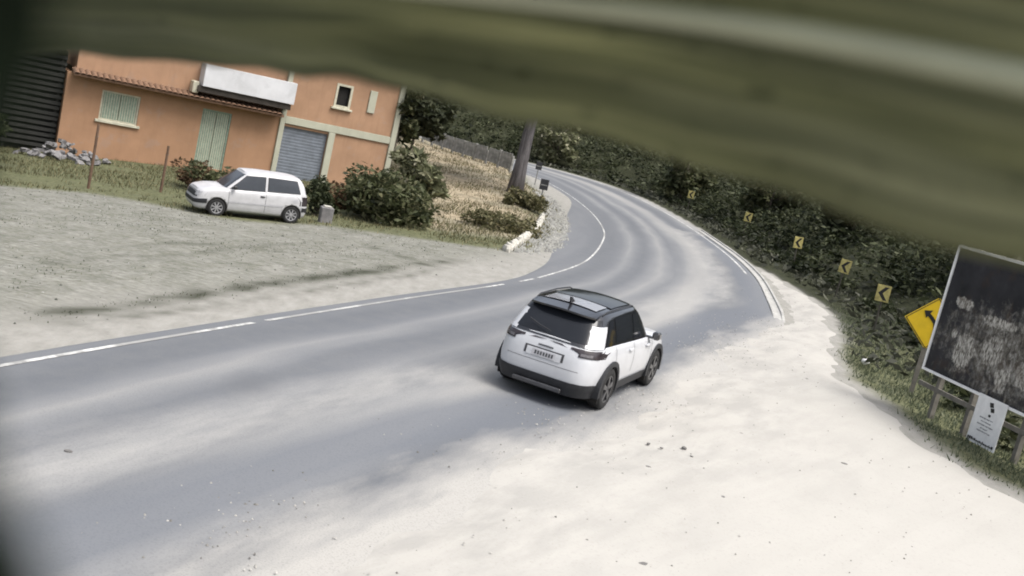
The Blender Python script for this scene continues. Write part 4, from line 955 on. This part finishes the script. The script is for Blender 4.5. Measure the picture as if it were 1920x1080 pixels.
shrub('leafy_bush', 'ragged bush left of the slatted shed in deep shade', (-21.5, 40.0), 1.6, 2.0, 1500, .2, G_DARK, 109)
tree('slender_tree', 'slender dark tree close to the right corner of the house', (-6.9, 50.2), 7, 1.3, 2600, .2, G_BUSH, 111, .07, .25)
tree('slender_tree', 'thin leafy tree behind the dirt slope near the fence end', (-7.3, 60), 7.5, 2.2, 3000, .26, G_WOOD, 112, .08, .2)
for k, (x, y, h_, lab) in enumerate(((1.2, 101, 5.5, 'pale thin tree where the far road meets the bank'), (11.5, 86, 5.5, 'bushy tree high on the bank above the far end of the road'),
        (15.6, 72, 5.5, 'bushy olive tree on the bank between the two farthest chevron signs'), (17.2, 58, 5, 'spreading tree on the bank behind the third chevron sign'),
        (18.5, 44, 4.5, 'dense dark tree on the bank above the second chevron sign'), (17.5, 33, 4.2, 'green tree rising behind the left edge of the billboard'), (-14, 104, 8, 'tall dark tree behind the panel fence'))):
    tree('bank_tree', lab, (x, y), h_, h_*.42, 3200, .27, [G_PALE, G_BUSH, G_BUSH, G_WOOD, G_DARK, G_BUSH, G_WOOD][k], 130+k*5, .09, .12, None, 'trees on the bank')

# grey box and pale stones by the hatchback tail
x, y = -6.25, 33.4
T = thing('concrete_block', 'pale grey concrete block behind the hatchback tail', 'block', (x, y, hg(x, y)), R(25)); MB().box(-.2, .2, -.15, .15, -.1, .5, .03).build('block', M_rub, T); MB().box(-.12, .12, -.1, .1, .501, .54, .01).build('cap', M_wst, T)
# small things on the sand
M_peb = plain('grey_pebble', (.13, .125, .12), .9, .35, 6)
pp = [((x-960), y) for x, y in ()]
st0 = None
for k, (px, py) in enumerate(((1215, 878), (1280, 885), (1415, 908), (1170, 996), (972, 1022), (1240, 842), (1282, 842), (1360, 903), (1215, 834), (1500, 668), (1506, 690), (1512, 712), (1582, 872), (1466, 938), (1160, 1070), (1205, 1062), (1296, 858), (1000, 965), (1355, 935), (1390, 815))):
    q = onground(px, py); s_ = random.uniform(.024, .042)*(1.0 if k % 3 else 1.4)
    if st0 is None: o = st0 = mesh('stone', *protos[0], M_peb)
    else: o = dup(st0)
    o.location = (q[0], q[1], .045+s_*.1); o.scale = (s_*1.3, s_, s_*.8); o.rotation_euler = (0, 0, k*1.3)
    tag(o, 'small loose stone lying on the pale sand', 'stone', 'loose stones on the sand')
q = onground(128, 848); o = dup(st0); o.location = (q[0], q[1], .04); o.scale = (.05, .04, .03); tag(o, 'single dark stone lying on the near left asphalt', 'stone', 'loose stones on the sand')
# white litter on the verge grass
q = onground(1622, 680, .1); T = thing('plastic_bag', 'crumpled white plastic bag lying in the verge grass', 'litter', (q[0], q[1], hg(q[0], q[1]))); V = []; n_ = 10
for j in range(6):
    for k in range(n_): a = 2*math.pi*k/n_; rr_ = math.sin(math.pi*(j+.4)/6)*random.uniform(.08, .13); V.append((rr_*math.cos(a), rr_*math.sin(a), .05+.19*j/5))
mesh('bag', V, [(j*n_+k, j*n_+(k+1) % n_, (j+1)*n_+(k+1) % n_, (j+1)*n_+k) for j in range(5) for k in range(n_)]+[tuple(range(5*n_, 6*n_))], plain('white_plastic', (.7, .7, .7), .5, .05, 5), T)

# ------------------------------------------------------------------ the big-leaved plant before the lens, plus an added one for the vignette
t = NT('big_leaf_blade'); uv = t.coord('UV'); s_ = t.n('ShaderNodeSeparateXYZ'); t.l(uv, s_.inputs[0])
band = t.noise(t.mapped(uv, (1.3, 11, 1)), 1.0, 4, .55, .3); spots = t.noise(t.mapped(uv, (9, 5, 1)), 1.6, 2, .5)
col = t.ramp(band, [(.36, (.105, .112, .068)), (.5, (.182, .188, .12)), (.64, (.28, .28, .19))])
col = t.mix(t.math('MULTIPLY', t.ramp(spots, [(.64, 0.), (.74, 1.)]), .6), col, (.02, .028, .008))
col = t.mix(t.ramp(t.math('MULTIPLY', s_.outputs[0], .3333), [(.1, 0.), (.75, .75)]), col, (.04, .05, .026))
t.set(col, .55, 0, .3)
tr = t.n('ShaderNodeBsdfTranslucent'); t.l(t.mix(1., col, (1.75, 1.72, 1.6), 'MULTIPLY'), tr.inputs[0]); mx = t.n('ShaderNodeMixShader'); mx.inputs[0].default_value = .6
t.l(t.b.outputs[0], mx.inputs[1]); t.l(tr.outputs[0], mx.inputs[2]); t.l(mx.outputs[0], t.out.inputs[0]); M_leaf = t.m
M_vignette = plain('dark_vignette_leaf', (.005, .008, .004), 1.0, .3, 8, spec=.05)  # near-black leaf colour for the imitated vignette of the camera housing
M_rib = plain('pale_leaf_rib', (.34, .35, .25), .6, .15, 6)
M_stem = plain('banana_stem', (.10, .11, .05), .7, .35, 5)
def at(px, py, d): return CAM+ray(px, py)*d
def interp_curve(keys, s): k = np.array(keys, float); return [float(np.interp(s, k[:, 0], k[:, j])) for j in range(1, k.shape[1])]
plant = thing('banana_plant', 'big-leaved plant whose blurred broad leaf hangs across the top of the view', 'plant', (.95, -.25, hg(.95, -.25)))
PB = np.array([.95, -.25, hg(.95, -.25)])
def blade(name, mid, low, parent, origin, n=60, m=14, wav=.01, both=True, thick=.0012, seed=0, mat=None):
    """a leaf: midrib keys (s,x,y,z) and lower-edge keys; the other half mirrors the lower half about the midrib"""
    ss = np.linspace(0, 1, n); V = []; UVs = []; T_ = []
    k = np.array(mid); e = np.array(low)
    def sm(keys, s):
        P = smoothline(keys[:, 1:], .01); d = np.linspace(keys[0, 0], keys[-1, 0], len(P)); 
        return np.stack([np.interp(s, d, P[:, j]) for j in range(3)], -1)
    Mi, Ed = sm(k, ss), sm(e, ss); vs_ = np.linspace(-1 if both else 0, 1, 2*m+1 if both else m+1)
    rows = []
    for i in range(n):
        half = Ed[i]-Mi[i]; tan_ = Mi[min(i+1, n-1)]-Mi[max(i-1, 0)]; nr = np.cross(tan_, half); nr /= np.linalg.norm(nr)+1e-9
        rag = 1+.03*math.sin(ss[i]*23+seed)+.02*math.sin(ss[i]*57+2)
        for v_ in vs_:
            p = Mi[i]+half*v_*rag if v_ >= 0 else Mi[i]-half*v_*-1.0
            o_ = nr*(wav*math.sin(abs(v_)*9+ss[i]*5+seed)*min(1, abs(v_)*2)+wav*.5*math.sin(ss[i]*31+abs(v_)*4)*abs(v_)+.02*abs(v_)**2*(1 if v_ < 0 else 0))
            rows.append(p+o_); T_.append(nr); UVs.append((ss[i]*3, v_))
    P = np.array(rows)-origin; N_ = np.array(T_); c = len(vs_)
    V = np.vstack([P+N_*thick/2, P-N_*thick/2]); idx = np.arange(n*c).reshape(n, c)
    q = np.stack([idx[:-1, :-1], idx[:-1, 1:], idx[1:, 1:], idx[1:, :-1]], -1).reshape(-1, 4)
    rim = list(idx[0, :])+list(idx[1:, -1])+list(idx[-1, -2::-1])+list(idx[-2:0:-1, 0]); rim = np.array(rim); nx_ = np.roll(rim, -1)
    F = np.vstack([q, q[:, ::-1]+n*c, np.stack([rim, rim+n*c, nx_+n*c, nx_], -1)])
    o = mesh(name, V, F, mat or M_leaf, parent, True, uv=UVs+UVs)
    return o, Mi-origin
# s runs from the stalk (right, near) to the tip (left, farther)
mk = [(0, 2350, 235, .36), (.22, 1920, 148, .40), (.48, 1400, 48, .46), (.70, 900, -12, .54), (.88, 420, -50, .64), (1, -150, -70, .80)]
lk = [(0, 2350, 560, .37), (.10, 2120, 536, .385), (.20, 1900, 486, .41), (.34, 1600, 405, .44), (.48, 1340, 333, .49), (.58, 1130, 268, .53), (.68, 960, 220, .58), (.80, 720, 172, .64), (.90, 480, 133, .80), (.97, 140, 100, .92), (1, -150, 88, 1.0)]
mid = [(s0_, *at(a, b, d)) for s0_, a, b, d in mk]; low = [(s0_, *at(a, b, d)) for s0_, a, b, d in lk]
lf, MiL = blade('leaf', mid, low, plant, PB, 80, 16, .004)
MB().tube([tuple(p) for p in MiL[::3]], [.0060*(1-.80*i/27) +.0010 for i in range(len(MiL[::3]))], 8).build('midrib', M_rib, lf, True)
root = Vector(MiL[0]); top = Vector((-.12, .22, 3.75))
MB().tube([top, top.lerp(root, .35)+Vector((0.05, 0, .30)), top.lerp(root, .75)+Vector((.05, 0, .16)), root], [.035, .022, .013, .0078], 10).build('petiole', M_rib, lf, True)
MB().tube([(0, 0, -.3), (.02, .02, 1.2), (-.03, .1, 2.5), (-.10, .19, 3.5), (-.12, .22, 3.8)], [.15, .13, .11, .08, .05], 14).build('pseudostem', M_stem, plant, True)
for k, (ax, ay, le) in enumerate(((1.0, .25, 1.6), (.5, -1.0, 1.7), (-.35, -1.1, 1.4), (1.0, -.6, 1.5))):
    d = Vector((ax, ay, 0)).normalized(); c = PB+np.array(top); sd2 = Vector((-d.y, d.x, 0))
    mid = []; low = []
    for j in range(7):
        f = j/6; p = Vector(c)+d*le*f+Vector((0, 0, .5*math.sin(f*2.4)-.35*f*f)); w_ = .26*math.sin(math.pi*min(1, f*.93+.07))**.6+.01
        mid.append((f, *p)); low.append((f, *(p+sd2*w_+Vector((0, 0, -.06)))))
    blade('leaf', mid, low, plant, PB, 30, 6, .012, seed=k)
# added second plant: one drooping leaf imitates the dark vignette left of the lens
PB2 = np.array([-.85, -.35, hg(-.85, -.35)])
vignette_plant = thing('banana_plant', 'added plant whose dark blurred leaf stands in for the far left vignette', 'plant', tuple(PB2))
mk = [(0, -300, -620, .17), (.25, -260, -150, .13), (.5, -280, 280, .115), (.75, -270, 760, .10), (1, -120, 1300, .10)]
lk = [(0, 0, -560, .165), (.2, 130, -160, .13), (.36, 75, 130, .12), (.48, -35, 340, .115), (.62, -85, 540, .11), (.76, -35, 800, .105), (.88, 60, 1030, .10), (1, 170, 1300, .10)]
mid = [(s0_, *at(a, b, d)) for s0_, a, b, d in mk]; low = [(s0_, *at(a, b, d)) for s0_, a, b, d in lk]
lf2, Mi2 = blade('leaf', mid, low, vignette_plant, PB2, 50, 10, .0015, seed=3, mat=M_vignette)
root = Vector(Mi2[0]); top = Vector((.2, .15, 4.2))
MB().tube([tuple(p) for p in Mi2[::3]], [.004*(1-.7*i/17)+.001 for i in range(len(Mi2[::3]))], 8).build('midrib', M_rib, lf2, True)
MB().tube([top, top.lerp(root, .4)+Vector((0, 0, .2)), top.lerp(root, .8)+Vector((0, 0, .12)), root], [.03, .018, .01, .005], 8).build('petiole', M_rib, lf2, True)
MB().tube([(0, 0, -.3), (.02, .02, 1.2), (.05, .06, 2.5), (.15, .12, 3.6), (.2, .15, 4.25)], [.15, .13, .11, .08, .045], 14).build('pseudostem', M_stem, vignette_plant, True)
for k, (ax, ay, le) in enumerate(((-1.0, -.1, 1.6), (-.4, -1.0, 1.5))):
    d = Vector((ax, ay, 0)).normalized(); c = PB2+np.array(top); sd2 = Vector((-d.y, d.x, 0)); mid = []; low = []
    for j in range(7):
        f = j/6; p = Vector(c)+d*le*f+Vector((0, 0, .5*math.sin(f*2.4)-.35*f*f)); w_ = .26*math.sin(math.pi*min(1, f*.93+.07))**.6+.01
        mid.append((f, *p)); low.append((f, *(p+sd2*w_+Vector((0, 0, -.06)))))
    blade('leaf', mid, low, vignette_plant, PB2, 30, 6, .012, seed=k)
